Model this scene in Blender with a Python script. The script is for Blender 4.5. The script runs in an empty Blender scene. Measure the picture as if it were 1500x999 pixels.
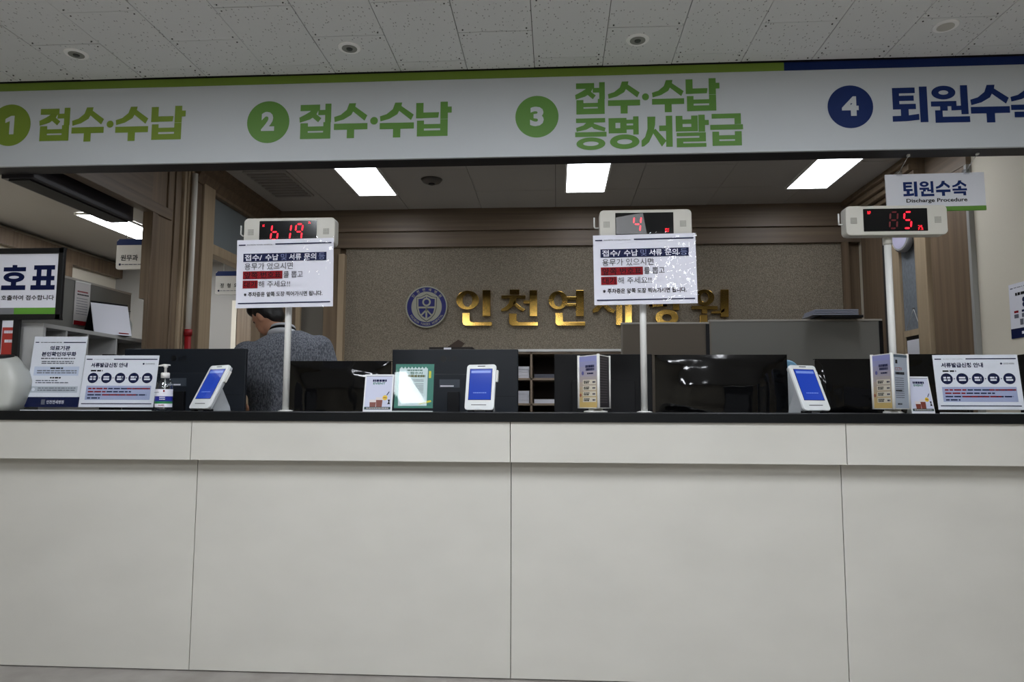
import bpy, bmesh, math, random
from mathutils import Vector, Matrix, Euler, noise
random.seed(7)
S = bpy.context.scene
COL = S.collection
rad = math.radians

# ------------------------------------------------------------------ camera, world, exposure
F, YAW, PITCH, ROLL, EYE = 1030.0, rad(3.6), rad(5.4), rad(0.16), 1.12      # focal length in pixels of a 1500 wide frame
cd = bpy.data.cameras.new('camera'); cam = bpy.data.objects.new('camera', cd); COL.objects.link(cam)
cd.sensor_fit = 'HORIZONTAL'; cd.sensor_width = 36.0; cd.lens = F / 1500 * 36.0; cd.clip_start = 0.05
_f = Vector((-math.sin(YAW) * math.cos(PITCH), math.cos(YAW) * math.cos(PITCH), math.sin(PITCH)))
_r = Vector((math.cos(YAW), math.sin(YAW), 0)); _u = _r.cross(_f)
_r, _u = math.cos(ROLL) * _r + math.sin(ROLL) * _u, -math.sin(ROLL) * _r + math.cos(ROLL) * _u
cam.matrix_world = Matrix(((_r.x, _u.x, -_f.x, 0), (_r.y, _u.y, -_f.y, 0), (_r.z, _u.z, -_f.z, EYE), (0, 0, 0, 1)))
S.camera = cam
W = bpy.data.worlds.new('world'); S.world = W; W.use_nodes = True
W.node_tree.nodes['Background'].inputs[0].default_value = (0.75, 0.8, 0.85, 1)
W.node_tree.nodes['Background'].inputs[1].default_value = 0.05
S.view_settings.view_transform = 'Standard'; S.view_settings.look = 'None'
S.view_settings.gamma = 1.0; S.view_settings.use_curve_mapping = False
S.view_settings.exposure = 0.0
HALL_LAMP, OFFICE_LAMP, SIDE_LAMP = 31.5, 8.5, 30.0     # radiance of the ceiling LED panels

def ray(x, y):
    return _r * ((x - 750) / F) - _u * ((y - 499.5) / F) + _f
def at(x, y, Y):                      # the point on the plane Y = const that a picture position looks at
    d = ray(x, y); return Vector((0, 0, EYE)) + d * (Y / d.y)
def atX(x, y, X):
    d = ray(x, y); return Vector((0, 0, EYE)) + d * (X / d.x)

# ------------------------------------------------------------------ materials
def lin(c):
    return tuple(((v / 255) / 12.92 if v / 255 <= 0.04045 else ((v / 255 + 0.055) / 1.055) ** 2.4) for v in c) + (1.0,)
MATS = {}
def mat(name, rgb, rough=0.55, metal=0.0, spec=0.5, emit=None, es=0.0, coat=0.0, bump=None, var=None):
    if name in MATS: return MATS[name]
    m = bpy.data.materials.new(name); m.use_nodes = True; nt = m.node_tree; b = nt.nodes['Principled BSDF']
    b.inputs['Base Color'].default_value = lin(rgb); b.inputs['Roughness'].default_value = rough
    b.inputs['Metallic'].default_value = metal; b.inputs['Specular IOR Level'].default_value = spec
    b.inputs['Coat Weight'].default_value = coat; b.inputs['Coat Roughness'].default_value = 0.04
    if emit: b.inputs['Emission Color'].default_value = lin(emit); b.inputs['Emission Strength'].default_value = es
    tc = nt.nodes.new('ShaderNodeTexCoord')
    if bump:                          # (scale, strength, distance)
        n = nt.nodes.new('ShaderNodeTexNoise'); n.inputs['Scale'].default_value = bump[0]; n.inputs['Detail'].default_value = 3
        bp = nt.nodes.new('ShaderNodeBump'); bp.inputs['Strength'].default_value = bump[1]; bp.inputs['Distance'].default_value = bump[2]
        nt.links.new(tc.outputs['Object'], n.inputs['Vector']); nt.links.new(n.outputs['Fac'], bp.inputs['Height'])
        nt.links.new(bp.outputs['Normal'], b.inputs['Normal'])
        if coat: nt.links.new(bp.outputs['Normal'], b.inputs['Coat Normal'])
    if var:                           # (scale vector, other colour, low, high)
        n = nt.nodes.new('ShaderNodeTexNoise'); n.inputs['Scale'].default_value = 1.0; n.inputs['Detail'].default_value = 4
        mp = nt.nodes.new('ShaderNodeMapping'); mp.inputs['Scale'].default_value = var[0]
        cr = nt.nodes.new('ShaderNodeValToRGB'); e = cr.color_ramp.elements
        e[0].position = var[2]; e[1].position = var[3]; e[0].color = lin(rgb); e[1].color = lin(var[1])
        nt.links.new(tc.outputs['Object'], mp.inputs['Vector']); nt.links.new(mp.outputs['Vector'], n.inputs['Vector'])
        nt.links.new(n.outputs['Fac'], cr.inputs['Fac']); nt.links.new(cr.outputs['Color'], b.inputs['Base Color'])
    MATS[name] = m; return m
def clear(name, tint=(1, 1, 1), fac=0.1, rough=0.03):       # clear acrylic / film: see-through with a sharp sheen
    if name in MATS: return MATS[name]
    m = bpy.data.materials.new(name); m.use_nodes = True; nt = m.node_tree
    nt.nodes.remove(nt.nodes['Principled BSDF']); out = nt.nodes['Material Output']
    t = nt.nodes.new('ShaderNodeBsdfTransparent'); t.inputs[0].default_value = (*tint, 1)
    g = nt.nodes.new('ShaderNodeBsdfGlossy'); g.inputs['Roughness'].default_value = rough
    mx = nt.nodes.new('ShaderNodeMixShader'); mx.inputs[0].default_value = fac
    nt.links.new(t.outputs[0], mx.inputs[1]); nt.links.new(g.outputs[0], mx.inputs[2]); nt.links.new(mx.outputs[0], out.inputs[0])
    MATS[name] = m; return m
def wood(name, a, b, rough=0.45, horizontal=False):
    return mat(name, a, rough, spec=0.35, var=((1.2, 1.2, 45) if horizontal else (45, 45, 1.0), b, 0.3, 0.72))

WOOD = wood('oak_veneer', (112, 96, 78), (134, 116, 95))
WOOD_L = wood('pale_oak', (158, 140, 115), (176, 157, 130))
WOOD_D = wood('dark_oak', (98, 82, 66), (122, 104, 84))
WOOD_H = wood('oak_beam', (106, 92, 78), (126, 110, 92), horizontal=True)
CREAM = mat('cream_laminate', (203, 201, 193), 0.42, spec=0.4, var=((3, 3, 5), (197, 195, 187), 0.35, 0.75))
BLACKTOP = mat('black_stone', (11, 14, 17), 0.32, spec=0.3, bump=(90, .1, .001))
SEAM = mat('seam_dark', (70, 66, 60), 0.8)
WHITE = mat('white_plastic', (222, 222, 218), 0.35)
GREYW = mat('grey_white_plastic', (196, 194, 184), 0.4)
PAPER = mat('white_paper', (226, 227, 236), 0.6)
NAVY = mat('navy_print', (15, 24, 64), 0.6, spec=0.12)
BLACK = mat('black_print', (14, 14, 17), 0.6, spec=0.12)
GREYP = mat('grey_print', (104, 106, 116), 0.6, spec=0.12)
RED = mat('red_print', (134, 14, 26), 0.6, spec=0.12)
BLKPL = mat('black_plastic', (15, 16, 19), 0.5, spec=0.25)
MONB = mat('monitor_plastic', (27, 33, 41), 0.42, spec=0.35)
FILM = mat('black_wrapped_plastic', (5, 5, 6), 0.07, spec=0.45, bump=(7, .12, .01))
STEEL = mat('steel', (190, 190, 188), 0.25, metal=1.0)
DARKM = mat('dark_soffit', (20, 18, 23), 0.6)
WALLW = mat('pale_wall_paint', (212, 205, 188), 0.7, bump=(220, .12, .001))
ACR = clear('clear_acrylic', (0.97, 0.98, 0.98), 0.014)
GREYFELT = mat('grey_felt', (128, 134, 140), 0.95, spec=0.1, bump=(300, .5, .002), var=((60, 60, 40), (112, 117, 124), 0.3, 0.7))
PARTG = mat('partition_grey', (126, 125, 120), 0.85, spec=0.2, bump=(400, .2, .001))
PARTB = mat('partition_taupe', (108, 100, 90), 0.85, spec=0.2, bump=(400, .2, .001))
LED = mat('led_red', (60, 0, 8), 0.5, emit=(255, 24, 45), es=2.6)
LEDDIM = mat('led_red_dim', (60, 6, 14), 0.4, emit=(255, 20, 50), es=0.05)
SCREEN = mat('tablet_screen_blue', (18, 30, 90), 0.12, emit=(38, 74, 190), es=0.62)
SCREENT = mat('tablet_screen_pale', (90, 110, 170), 0.2, emit=(120, 150, 225), es=0.42)

# ------------------------------------------------------------------ mesh helpers
class MB:
    def __init__(s): s.v = []; s.f = []; s.smooth = []
    def add(s, vs, fs, sm=False):
        o = len(s.v); s.v += [tuple(p) for p in vs]
        for f in fs: s.f.append(tuple(i + o for i in f)); s.smooth.append(sm)
    def box(s, x0, x1, y0, y1, z0, z1):
        s.add([(x0, y0, z0), (x1, y0, z0), (x1, y1, z0), (x0, y1, z0), (x0, y0, z1), (x1, y0, z1), (x1, y1, z1), (x0, y1, z1)],
              [(0, 3, 2, 1), (4, 5, 6, 7), (0, 1, 5, 4), (1, 2, 6, 5), (2, 3, 7, 6), (3, 0, 4, 7)])
        return s
    def prism(s, pts, y0, y1):        # polygon in x,z pushed through y
        n = len(pts)
        s.add([(p[0], y0, p[1]) for p in pts] + [(p[0], y1, p[1]) for p in pts],
              [tuple(range(n)), tuple(range(2 * n - 1, n - 1, -1))] + [(i, i + n, (i + 1) % n + n, (i + 1) % n) for i in range(n)])
        return s
    def prism_x(s, pts, x0, x1):      # polygon in y,z pushed through x
        n = len(pts)
        s.add([(x0, p[0], p[1]) for p in pts] + [(x1, p[0], p[1]) for p in pts],
              [tuple(range(n)), tuple(range(2 * n - 1, n - 1, -1))] + [(i, i + n, (i + 1) % n + n, (i + 1) % n) for i in range(n)])
        return s
    def prism_z(s, pts, z0, z1):
        n = len(pts)
        s.add([(p[0], p[1], z0) for p in pts] + [(p[0], p[1], z1) for p in pts],
              [tuple(range(n)), tuple(range(2 * n - 1, n - 1, -1))] + [(i, i + n, (i + 1) % n + n, (i + 1) % n) for i in range(n)])
        return s
    def flat(s, pts, y): s.add([(p[0], y, p[1]) for p in pts], [tuple(range(len(pts)))]); return s
    def ring(s, cx, cz, rx, rz, ix, iz, y0, y1=None, n=40):
        o = [(cx + rx * math.cos(2 * math.pi * i / n), cz + rz * math.sin(2 * math.pi * i / n)) for i in range(n)]
        k = [(cx + ix * math.cos(2 * math.pi * i / n), cz + iz * math.sin(2 * math.pi * i / n)) for i in range(n)]
        if y1 is None:
            s.add([(p[0], y0, p[1]) for p in o + k], [(i, (i + 1) % n, n + (i + 1) % n, n + i) for i in range(n)])
        else:
            vs = [(p[0], y0, p[1]) for p in o + k] + [(p[0], y1, p[1]) for p in o + k]; fs = []
            for i in range(n):
                j = (i + 1) % n
                fs += [(i, j, n + j, n + i), (2 * n + i, 3 * n + i, 3 * n + j, 2 * n + j), (i, 2 * n + i, 2 * n + j, j), (n + i, n + j, 3 * n + j, 3 * n + i)]
            s.add(vs, fs)
        return s
    def disc(s, cx, cz, rx, rz, y, n=36):
        return s.flat([(cx + rx * math.cos(2 * math.pi * i / n), cz + rz * math.sin(2 * math.pi * i / n)) for i in range(n)], y)
    def tube(s, path, r, n=10, r1=None, caps=True):
        path = [Vector(p) for p in path]; m = len(path); vs = []; fs = []
        prev = None
        for k, p in enumerate(path):
            d = (path[min(k + 1, m - 1)] - path[max(k - 1, 0)]).normalized()
            a = Vector((0, 0, 1)) if abs(d.z) < 0.9 else Vector((1, 0, 0))
            if prev is not None: a = prev
            e1 = (a - d * a.dot(d)).normalized(); e2 = d.cross(e1); prev = e1
            rr = r if r1 is None else r + (r1 - r) * k / (m - 1)
            vs += [p + (e1 * math.cos(2 * math.pi * i / n) + e2 * math.sin(2 * math.pi * i / n)) * rr for i in range(n)]
        for k in range(m - 1):
            for i in range(n):
                j = (i + 1) % n; fs.append((k * n + i, k * n + j, (k + 1) * n + j, (k + 1) * n + i))
        s.add(vs, fs, True)
        if caps: s.add(vs[:n], [tuple(range(n - 1, -1, -1))]); s.add(vs[-n:], [tuple(range(n))])
        return s
    def lathe(s, prof, n=28, c=(0, 0, 0)):   # (radius, z) pairs about z
        vs = []; fs = []
        for (r, z) in prof: vs += [(c[0] + r * math.cos(2 * math.pi * i / n), c[1] + r * math.sin(2 * math.pi * i / n), c[2] + z) for i in range(n)]
        for k in range(len(prof) - 1):
            for i in range(n):
                j = (i + 1) % n; fs.append((k * n + i, k * n + j, (k + 1) * n + j, (k + 1) * n + i))
        s.add(vs, fs, True)
        s.add(vs[:n], [tuple(range(n - 1, -1, -1))]); s.add(vs[-n:], [tuple(range(n))])
        return s
    def loft(s, rings, sm=True):
        n = len(rings[0]); vs = [p for r in rings for p in r]; fs = []
        for k in range(len(rings) - 1):
            for i in range(n):
                j = (i + 1) % n; fs.append((k * n + i, k * n + j, (k + 1) * n + j, (k + 1) * n + i))
        s.add(vs, fs, sm); s.add(rings[0], [tuple(range(n - 1, -1, -1))], sm); s.add(rings[-1], [tuple(range(n))], sm)
        return s
    def tri(s, vs, fs, y): s.add([(p[0], y, p[1]) for p in vs], fs); return s
    def build(s, name, m, parent=None, bevel=0.0, fix=True):
        me = bpy.data.meshes.new(name); me.from_pydata(s.v, [], s.f); me.update()
        if me.polygons: me.polygons.foreach_set('use_smooth', s.smooth)
        if fix or bevel:
            bm = bmesh.new(); bm.from_mesh(me)
            bmesh.ops.remove_doubles(bm, verts=bm.verts, dist=1e-6)
            bmesh.ops.recalc_face_normals(bm, faces=bm.faces)
            if bevel:
                ed = [e for e in bm.edges if len(e.link_faces) == 2 and e.calc_face_angle(0) > 0.6]
                bmesh.ops.bevel(bm, geom=ed, offset=bevel, segments=2, affect='EDGES', profile=0.6)
            bm.to_mesh(me); bm.free()
        me.materials.append(m)
        o = bpy.data.objects.new(name, me); COL.objects.link(o)
        if parent: o.parent = parent
        return o
def rrect(x0, x1, z0, z1, r, n=6):
    out = []
    for (cx, cz, a0) in ((x1 - r, z1 - r, 0), (x0 + r, z1 - r, 90), (x0 + r, z0 + r, 180), (x1 - r, z0 + r, 270)):
        out += [(cx + r * math.cos(rad(a0 + 90 * i / n)), cz + r * math.sin(rad(a0 + 90 * i / n))) for i in range(n + 1)]
    return out
def tag(o, label, cat, group=None, kind=None):
    o['label'] = label; o['category'] = cat
    if group: o['group'] = group
    if kind: o['kind'] = kind
    return o
def thing(name, label, cat, loc=(0, 0, 0), rot=(0, 0, 0), group=None):
    o = bpy.data.objects.new(name, None); COL.objects.link(o); o.empty_display_size = 0.05
    o.location = loc; o.rotation_euler = rot
    return tag(o, label, cat, group)
def struct(o, label=None):
    o['kind'] = 'structure'
    if label: o['label'] = label
    return o
def B(x0, x1, y0, y1, z0, z1): return MB().box(x0, x1, y0, y1, z0, z1)

# ------------------------------------------------------------------ lettering
_tc = {}
def text2d(body, bold=0.0):           # unit text as 2-D triangles, from Blender's built-in font
    k = (body, bold)
    if k not in _tc:
        c = bpy.data.curves.new('t', 'FONT'); c.body = body; c.offset = bold; c.resolution_u = 3
        o = bpy.data.objects.new('t', c); m = o.to_mesh()
        vs = [(v.co.x, v.co.y) for v in m.vertices]; fs = [tuple(p.vertices) for p in m.polygons]
        o.to_mesh_clear(); bpy.data.objects.remove(o); bpy.data.curves.remove(c)
        xs = [v[0] for v in vs]; ys = [v[1] for v in vs]
        x0, x1, y0, y1 = min(xs), max(xs), min(ys), max(ys)
        _tc[k] = ([((x - x0) / (x1 - x0), (y - y0) / (y1 - y0)) for x, y in vs], fs)
    return _tc[k]
def R4(a, b, c, d): return ('p', [(a, b), (c, b), (c, d), (a, d)])
def RG(cx, cy, rx, ry, ix, iy): return ('r', (cx, cy, rx, ry, ix, iy))
def PL(*p): return ('p', list(p))
SIOT = [PL((43, 100), (64, 100), (61, 86), (50, 68), (29, 55), (2, 48), (0, 63), (20, 69), (36, 81)), PL((52, 80), (61, 92), (99, 66), (91, 50))]
GLYPH = {                             # heavy sign lettering on a 100 x 100 cell
 '접': [R4(3, 82, 63, 98), PL((38, 84), (60, 84), (50, 68), (32, 57), (2, 48), (0, 63), (20, 70), (32, 78)), PL((30, 70), (42, 79), (68, 60), (58, 48)), R4(82, 48, 99, 100), R4(60, 69, 84, 82),
        R4(4, 0, 98, 16), R4(4, 23, 98, 34), R4(4, 0, 26, 44), R4(77, 0, 98, 46)],
 '수': SIOT + [R4(0, 25, 100, 41), R4(40, 0, 60, 26)],
 '납': [R4(0, 54, 19, 98), PL((0, 54), (62, 55), (64, 69), (0, 69)), R4(70, 51, 89, 100), R4(88, 69, 100, 85), R4(3, 0, 89, 15), R4(3, 23, 89, 34), R4(3, 0, 21, 45), R4(70, 0, 89, 48)],
 '증': [R4(3, 86, 96, 98), PL((38, 88), (62, 88), (54, 74), (34, 64), (5, 58), (3, 70), (28, 76)), PL((44, 80), (58, 82), (97, 69), (94, 57), (62, 66)), R4(0, 41, 100, 54), RG(50, 18, 46, 19, 26, 8)],
 '명': [R4(0, 50, 21, 96), R4(39, 50, 58, 96), R4(0, 50, 58, 64), R4(0, 83, 58, 96), R4(82, 45, 98, 100), R4(56, 80, 84, 90), R4(56, 61, 84, 72), RG(52, 22, 48, 22, 26, 9)],
 '서': [PL((20, 98), (44, 98), (43, 72), (36, 44), (22, 16), (8, 3), (0, 2), (0, 22), (12, 34), (20, 58)), PL((34, 50), (46, 58), (79, 20), (64, 1)), R4(80, 0, 99, 100), R4(58, 52, 82, 68)],
 '발': [R4(0, 50, 19, 98), R4(48, 50, 66, 98), R4(0, 50, 66, 62), R4(0, 74, 66, 86), R4(70, 48, 88, 100), R4(87, 69, 100, 83), R4(2, 35, 90, 44), R4(2, 17, 90, 27), R4(2, 0, 91, 10), R4(72, 18, 90, 44), R4(2, 0, 20, 26)],
 '급': [R4(5, 87, 94, 100), R4(76, 68, 94, 100), R4(0, 51, 100, 65), R4(6, 0, 95, 13), R4(6, 20, 95, 31), R4(6, 0, 25, 43), R4(76, 0, 95, 43)],
 '퇴': [R4(2, 38, 19, 98), R4(2, 84, 64, 98), R4(2, 62, 60, 75), R4(2, 38, 65, 51), R4(24, 12, 44, 40), PL((0, 3), (40, 4), (73, 7), (73, 22), (40, 18), (0, 17)), R4(78, 0, 98, 100)],
 '원': [RG(34, 82, 31, 18, 14, 7), R4(0, 45, 66, 57), R4(24, 33, 42, 48), PL((54, 33), (84, 34), (84, 44), (54, 43)), R4(80, 22, 97, 100), R4(10, 0, 28, 32), R4(10, 0, 100, 14)],
 '속': [('p', [(x, 56 + (y - 48) * 0.85) for x, y in q[1]]) for q in SIOT] + [R4(40, 40, 60, 62), R4(0, 33, 100, 45), R4(8, 13, 92, 26), R4(74, 0, 92, 26)],
 '호': [R4(42, 88, 60, 100), R4(6, 76, 97, 91), RG(50, 51, 43, 20, 22, 7), R4(40, 12, 60, 34), R4(0, 0, 99, 17)],
 '표': [R4(10, 82, 96, 98), R4(22, 10, 40, 90), R4(64, 10, 82, 90), R4(6, 38, 96, 54), R4(0, 0, 99, 17)],
 '번': [R4(4, 44, 22, 98), R4(44, 44, 62, 98), R4(4, 44, 62, 57), R4(4, 66, 62, 78), R4(76, 26, 95, 100), R4(58, 62, 80, 75), R4(12, 0, 30, 34), R4(12, 0, 98, 15)],
 '·': [('p', [(50 + 50 * math.cos(i * math.pi / 10), 50 + 50 * math.sin(i * math.pi / 10)) for i in range(20)])],
}
def glyph(mb, ch, x0, x1, z0, z1, y):
    sx, sz = (x1 - x0) / 100, (z1 - z0) / 100
    for k, (kind, d) in enumerate(GLYPH[ch]):
        y -= 6e-5                     # strokes lie over one another like layers of vinyl
        if kind == 'p':               # strokes grow a little about their centre to the weight of the sign
            cx = sum(q[0] for q in d) / len(d); cz = sum(q[1] for q in d) / len(d); g = 1.1
            mb.flat([(x0 + (a + (g if a > cx else -g)) * sx, z0 + (b + (g if b > cz else -g)) * sz) for a, b in d], y)
        else: mb.ring(x0 + d[0] * sx, z0 + d[1] * sz, (d[2] + 1) * sx, (d[3] + 1) * sz, (d[4] - 1) * sx, (d[5] - 1) * sz, y)

class Print:                          # flat print on a sheet w x h whose lower left corner is (x0, z0), facing -y at depth y
    def __init__(s, parent, x0, z0, w, h, y): s.p, s.x0, s.z0, s.w, s.h, s.y = parent, x0, z0, w, h, y; s.m = {}
    def mb(s, name, m): return s.m.setdefault((name, m), MB())
    def X(s, u): return s.x0 + u * s.w
    def Z(s, v): return s.z0 + (1 - v) * s.h
    def rect(s, u0, v0, u1, v1, m, name='printed_band', l=0):
        s.mb(name, m).flat([(s.X(u0), s.Z(v1)), (s.X(u1), s.Z(v1)), (s.X(u1), s.Z(v0)), (s.X(u0), s.Z(v0))], s.y - 0.0005 - l * 0.0004)
    def poly(s, pts, m, name='printed_shape', l=0):
        s.mb(name, m).flat([(s.X(u), s.Z(v)) for u, v in pts], s.y - 0.0005 - l * 0.0004)
    def disc(s, u, v, r, m, name='printed_circle', l=0):      # r as a share of the width
        s.mb(name, m).disc(s.X(u), s.Z(v), r * s.w, r * s.w, s.y - 0.0005 - l * 0.0004, 24)
    def text(s, body, u0, v0, u1, v1, m, bold=0.0, name='lettering', l=1):
        vs, fs = text2d(body, bold); a, b, c, d = s.X(u0), s.X(u1), s.Z(v1), s.Z(v0)
        s.mb(name, m).tri([(a + x * (b - a), c + y * (d - c)) for x, y in vs], fs, s.y - 0.0005 - l * 0.0004)
    def bars(s, u0, u1, v, t, m, name='fine_print', seed=0, l=1):   # lines of type too small to read
        rn = random.Random(seed + int(v * 1000)); u = u0
        while u < u1:
            e = min(u1, u + rn.uniform(0.03, 0.1)); s.rect(u, v - t / 2, e, v + t / 2, m, name, l); u = e + 0.012
    def done(s):
        for (n, m), mb in s.m.items(): mb.build(n, m, s.p, fix=False)

# ------------------------------------------------------------------ the setting
YB, XL, XR, ZC, ZH = 5.5, -2.35, 2.35, 2.70, 2.60     # office back wall, side walls, office ceiling, hall ceiling
FLOORM = mat('grey_stone_floor', (152, 148, 143), 0.3, spec=0.5, var=((7, 7, 7), (130, 125, 119), 0.35, 0.7))
struct(B(-5.2, 5.2, -4.2, 7.2, -0.1, 0).build('floor', FLOORM), 'polished grey brown stone floor')
TILE = mat('plaster_ceiling_tile', (222, 224, 223), 0.85, spec=0.15)
def _tile_fissures():
    nt = TILE.node_tree; b = nt.nodes['Principled BSDF']; tc = nt.nodes.new('ShaderNodeTexCoord')
    mp = nt.nodes.new('ShaderNodeMapping'); mp.inputs['Scale'].default_value = (75, 38, 1); mp.inputs['Rotation'].default_value = (0, 0, 0.5)
    v = nt.nodes.new('ShaderNodeTexVoronoi'); v.inputs['Scale'].default_value = 1.0
    cr = nt.nodes.new('ShaderNodeValToRGB'); e = cr.color_ramp.elements
    e[0].position = 0.13; e[1].position = 0.2; e[0].color = lin((150, 152, 150)); e[1].color = lin((222, 224, 223))
    nt.links.new(tc.outputs['Object'], mp.inputs[0]); nt.links.new(mp.outputs[0], v.inputs['Vector'])
    nt.links.new(v.outputs['Distance'], cr.inputs[0]); nt.links.new(cr.outputs[0], b.inputs['Base Color'])
_tile_fissures()
CEILG = mat('ceiling_backing', (96, 96, 92), 0.9)
ceil = struct(B(-5.2, 5.2, -4.2, 2.95, ZH + 0.006, ZH + 0.1).build('ceiling', CEILG), 'plaster tile ceiling of the waiting hall')
plain = B(-5.2, 5.2, -4.2, 1.73, ZH, ZH + 0.006).build('plain_field', TILE, ceil)
TW = 0.295
tile_me = None; screws = MB()
for i in range(-12, 10):
    xa = -0.385 + i * TW; off = 2.64 if i % 2 == 0 else 2.865
    edges = [1.73] + [off + k * 0.45 for k in range(-3, 2) if 1.76 < off + k * 0.45 < 2.93] + [2.945]
    for a, b in zip(edges[:-1], edges[1:]):
        B(xa + 0.0015, xa + TW - 0.0015, a + 0.0015, b - 0.0015, ZH - 0.002 + random.uniform(-.001, .001), ZH + 0.006).build('tile', TILE, ceil, fix=False)
        for (sx, sy) in ((xa + 0.022, a + 0.02), (xa + TW - 0.022, a + 0.02), (xa + 0.022, b - 0.02), (xa + TW - 0.022, b - 0.02)):
            screws.lathe([(0.0032, -0.0045), (0.0032, 0)], 8, (sx, sy, ZH))
so = screws.build('screws', mat('screw_dark', (70, 70, 68), 0.6), ceil); so['kind'] = 'stuff'

hdr = struct(B(-5.2, 5.2, 2.96, 3.055, 2.2, 2.8).build('wall_header', DARKM), 'dark bulkhead above the counter opening')
# office ceiling with its own panels
oc = struct(B(-5.2, 5.2, 3.055, 7.2, ZC + 0.006, ZC + 0.1).build('ceiling_office', CEILG), 'grey panelled ceiling of the office behind the counter')
OTILE = mat('office_ceiling_panel', (176, 173, 168), 0.8, spec=0.2, bump=(160, .15, .001))
for i in range(8):
    for j in range(5):
        B(XL + i * 0.5875 + .002, XL + (i + 1) * 0.5875 - .002, 3.04 + j * 0.492 + .002, 3.04 + (j + 1) * 0.492 - .002, ZC - 0.002 + random.uniform(-.002, .001), ZC + 0.006).build('ceiling_panel', OTILE, oc, fix=False)
LEFTC = mat('side_room_ceiling', (150, 146, 140), 0.8)
struct(B(-5.0, XL - 0.06, 3.04, 7.1, 2.62, 2.69).build('ceiling_side_room', LEFTC), 'lower pale ceiling of the room on the left')

# hall shell behind the camera
struct(B(-5.2, -5.1, -4.2, 3.04, 0, ZH).build('wall_hall_left', WALLW)); struct(B(5.1, 5.2, -4.2, 7.2, 0, 2.8).build('wall_hall_right', WALLW))
struct(B(-5.2, 5.2, -4.3, -4.2, 0, ZH).build('wall_hall_behind', WALLW))

struct(B(2.35, 5.1, 2.96, 3.035, 0, 2.2).build('wall_front_right', WALLW)); struct(B(-5.1, -3.31, 2.96, 3.035, 0, 2.2).build('wall_front_left', WALLW))
# back wall of the office: rough stone-look panel framed in wood
STONE = mat('speckled_vinyl_wall', (106, 98, 85), 0.75, spec=0.35, bump=(170, .6, .004), var=((150, 150, 150), (152, 142, 125), 0.36, 0.66))
bw = struct(B(-2.40, 5.1, YB + 0.03, YB + 0.13, 0, 2.8).build('wall_back', WOOD_D), 'wood clad back wall of the office')
B(-1.69, 2.2, YB - 0.005, YB + 0.03, 1.0, 2.4).build('stone_panel', STONE, bw)
B(-1.75, 2.34, YB - 0.06, YB + 0.03, 2.52, ZC).build('upper_beam', WOOD_H, bw)
B(XL, 2.34, YB - 0.035, YB + 0.03, 2.395, 2.52).build('lower_beam', WOOD_H, bw)
B(XL, -1.75, YB - 0.06, YB + 0.03, 2.52, ZC).build('beam_return', WOOD_H, bw)
B(-1.735, -1.685, YB - 0.06, YB + 0.03, 0, 2.34).build('frame_post', WOOD_L, bw, 0.003)
B(2.2, 2.25, YB - 0.03, YB + 0.03, 0, 2.4).build('frame_post', WOOD_D, bw)
B(-1.86, -1.735, YB - 0.02, YB + 0.03, 0, 2.4).build('stile', WOOD, bw)
B(-2.047, -1.86, YB, YB + 0.03, 0, 2.4).build('grey_panel', mat('grey_board', (104, 100, 92), 0.7), bw)
B(-2.085, -2.047, YB - 0.03, YB + 0.03, 0, 2.4).build('pale_strip', WOOD_L, bw, 0.002)
B(-2.35, -2.085, YB - 0.01, YB + 0.03, 0, 2.4).build('stile', WOOD, bw)

# left side wall: lintel, panelled column, transom and doorway
wl = struct(B(XL - 0.05, XL, 3.87, 4.55, 1.74, 2.69).build('wall_left', WOOD), 'wood panelled column and lintel at the left of the office')
B(XL - 0.02, XL, 3.87, 4.55, 0, 1.74).build('column_base', WOOD, wl)
B(XL - 0.05, XL, 3.04, 3.87, 2.25, 2.69).build('lintel', WOOD_H, wl)
B(XL, XL + 0.012, 3.04, 4.07, 2.25, 2.315).build('lintel_rail', WOOD_H, wl, 0.003)
B(XL, XL + 0.012, 4.02, 4.075, 2.315, 2.69).build('lintel_stile', WOOD, wl, 0.003)
B(XL, XL + 0.01, 3.87, 3.925, 0, 2.25).build('stile', WOOD_D, wl, 0.003)
B(XL, XL + 0.012, 4.10, 4.16, 0, 2.69).build('moulding', WOOD, wl, 0.004)
for a in (4.165, 4.205, 4.245): B(XL, XL + 0.03, a, a + 0.026, 0, 2.69).build('moulding', WOOD_L, wl, 0.006)
B(XL, XL + 0.02, 4.28, 4.395, 0, 2.69).build('moulding', WOOD_D, wl, 0.004)
B(XL - 0.05, XL + 0.035, 4.40, 4.55, 0, 2.69).build('door_casing', WOOD_L, wl, 0.006)
B(XL - 0.05, XL + 0.03, 4.55, YB, 2.15, 2.22).build('transom_rail', WOOD_L, wl, 0.004)
B(XL - 0.05, XL + 0.03, 4.55, YB, 2.56, 2.69).build('head_rail', WOOD, wl, 0.004)
B(XL - 0.05, XL + 0.03, 5.36, YB, 0, 2.69).build('door_casing', WOOD, wl, 0.004)
MB().prism([(XL, ZC), (XL + 0.14, ZC), (XL + 0.13, ZC - 0.03), (XL + 0.06, ZC - 0.06), (XL + 0.03, ZC - 0.12), (XL, ZC - 0.13)], 4.3, YB - 0.06).build('crown_moulding', WOOD_D, wl)
win = struct(B(XL - 0.02, XL - 0.01, 4.55, 5.36, 2.22, 2.56).build('window_1', mat('frosted_glass', (128, 136, 138), 0.3, spec=0.5)), 'frosted grey transom pane above the left doorway')
# roller shutter box under the lintel
sb = thing('shutter_box', 'black roller shutter box running under the wooden lintel at far left', 'shutter box')
B(-2.60, -2.44, 3.06, 3.84, 2.184, 2.45).build('housing', mat('shutter_black', (30, 27, 34), 0.5), sb, 0.004)
B(-2.57, -2.465, 3.07, 3.83, 2.176, 2.186).build('slot', mat('slot_black', (10, 10, 12), 0.7), sb)

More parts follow.
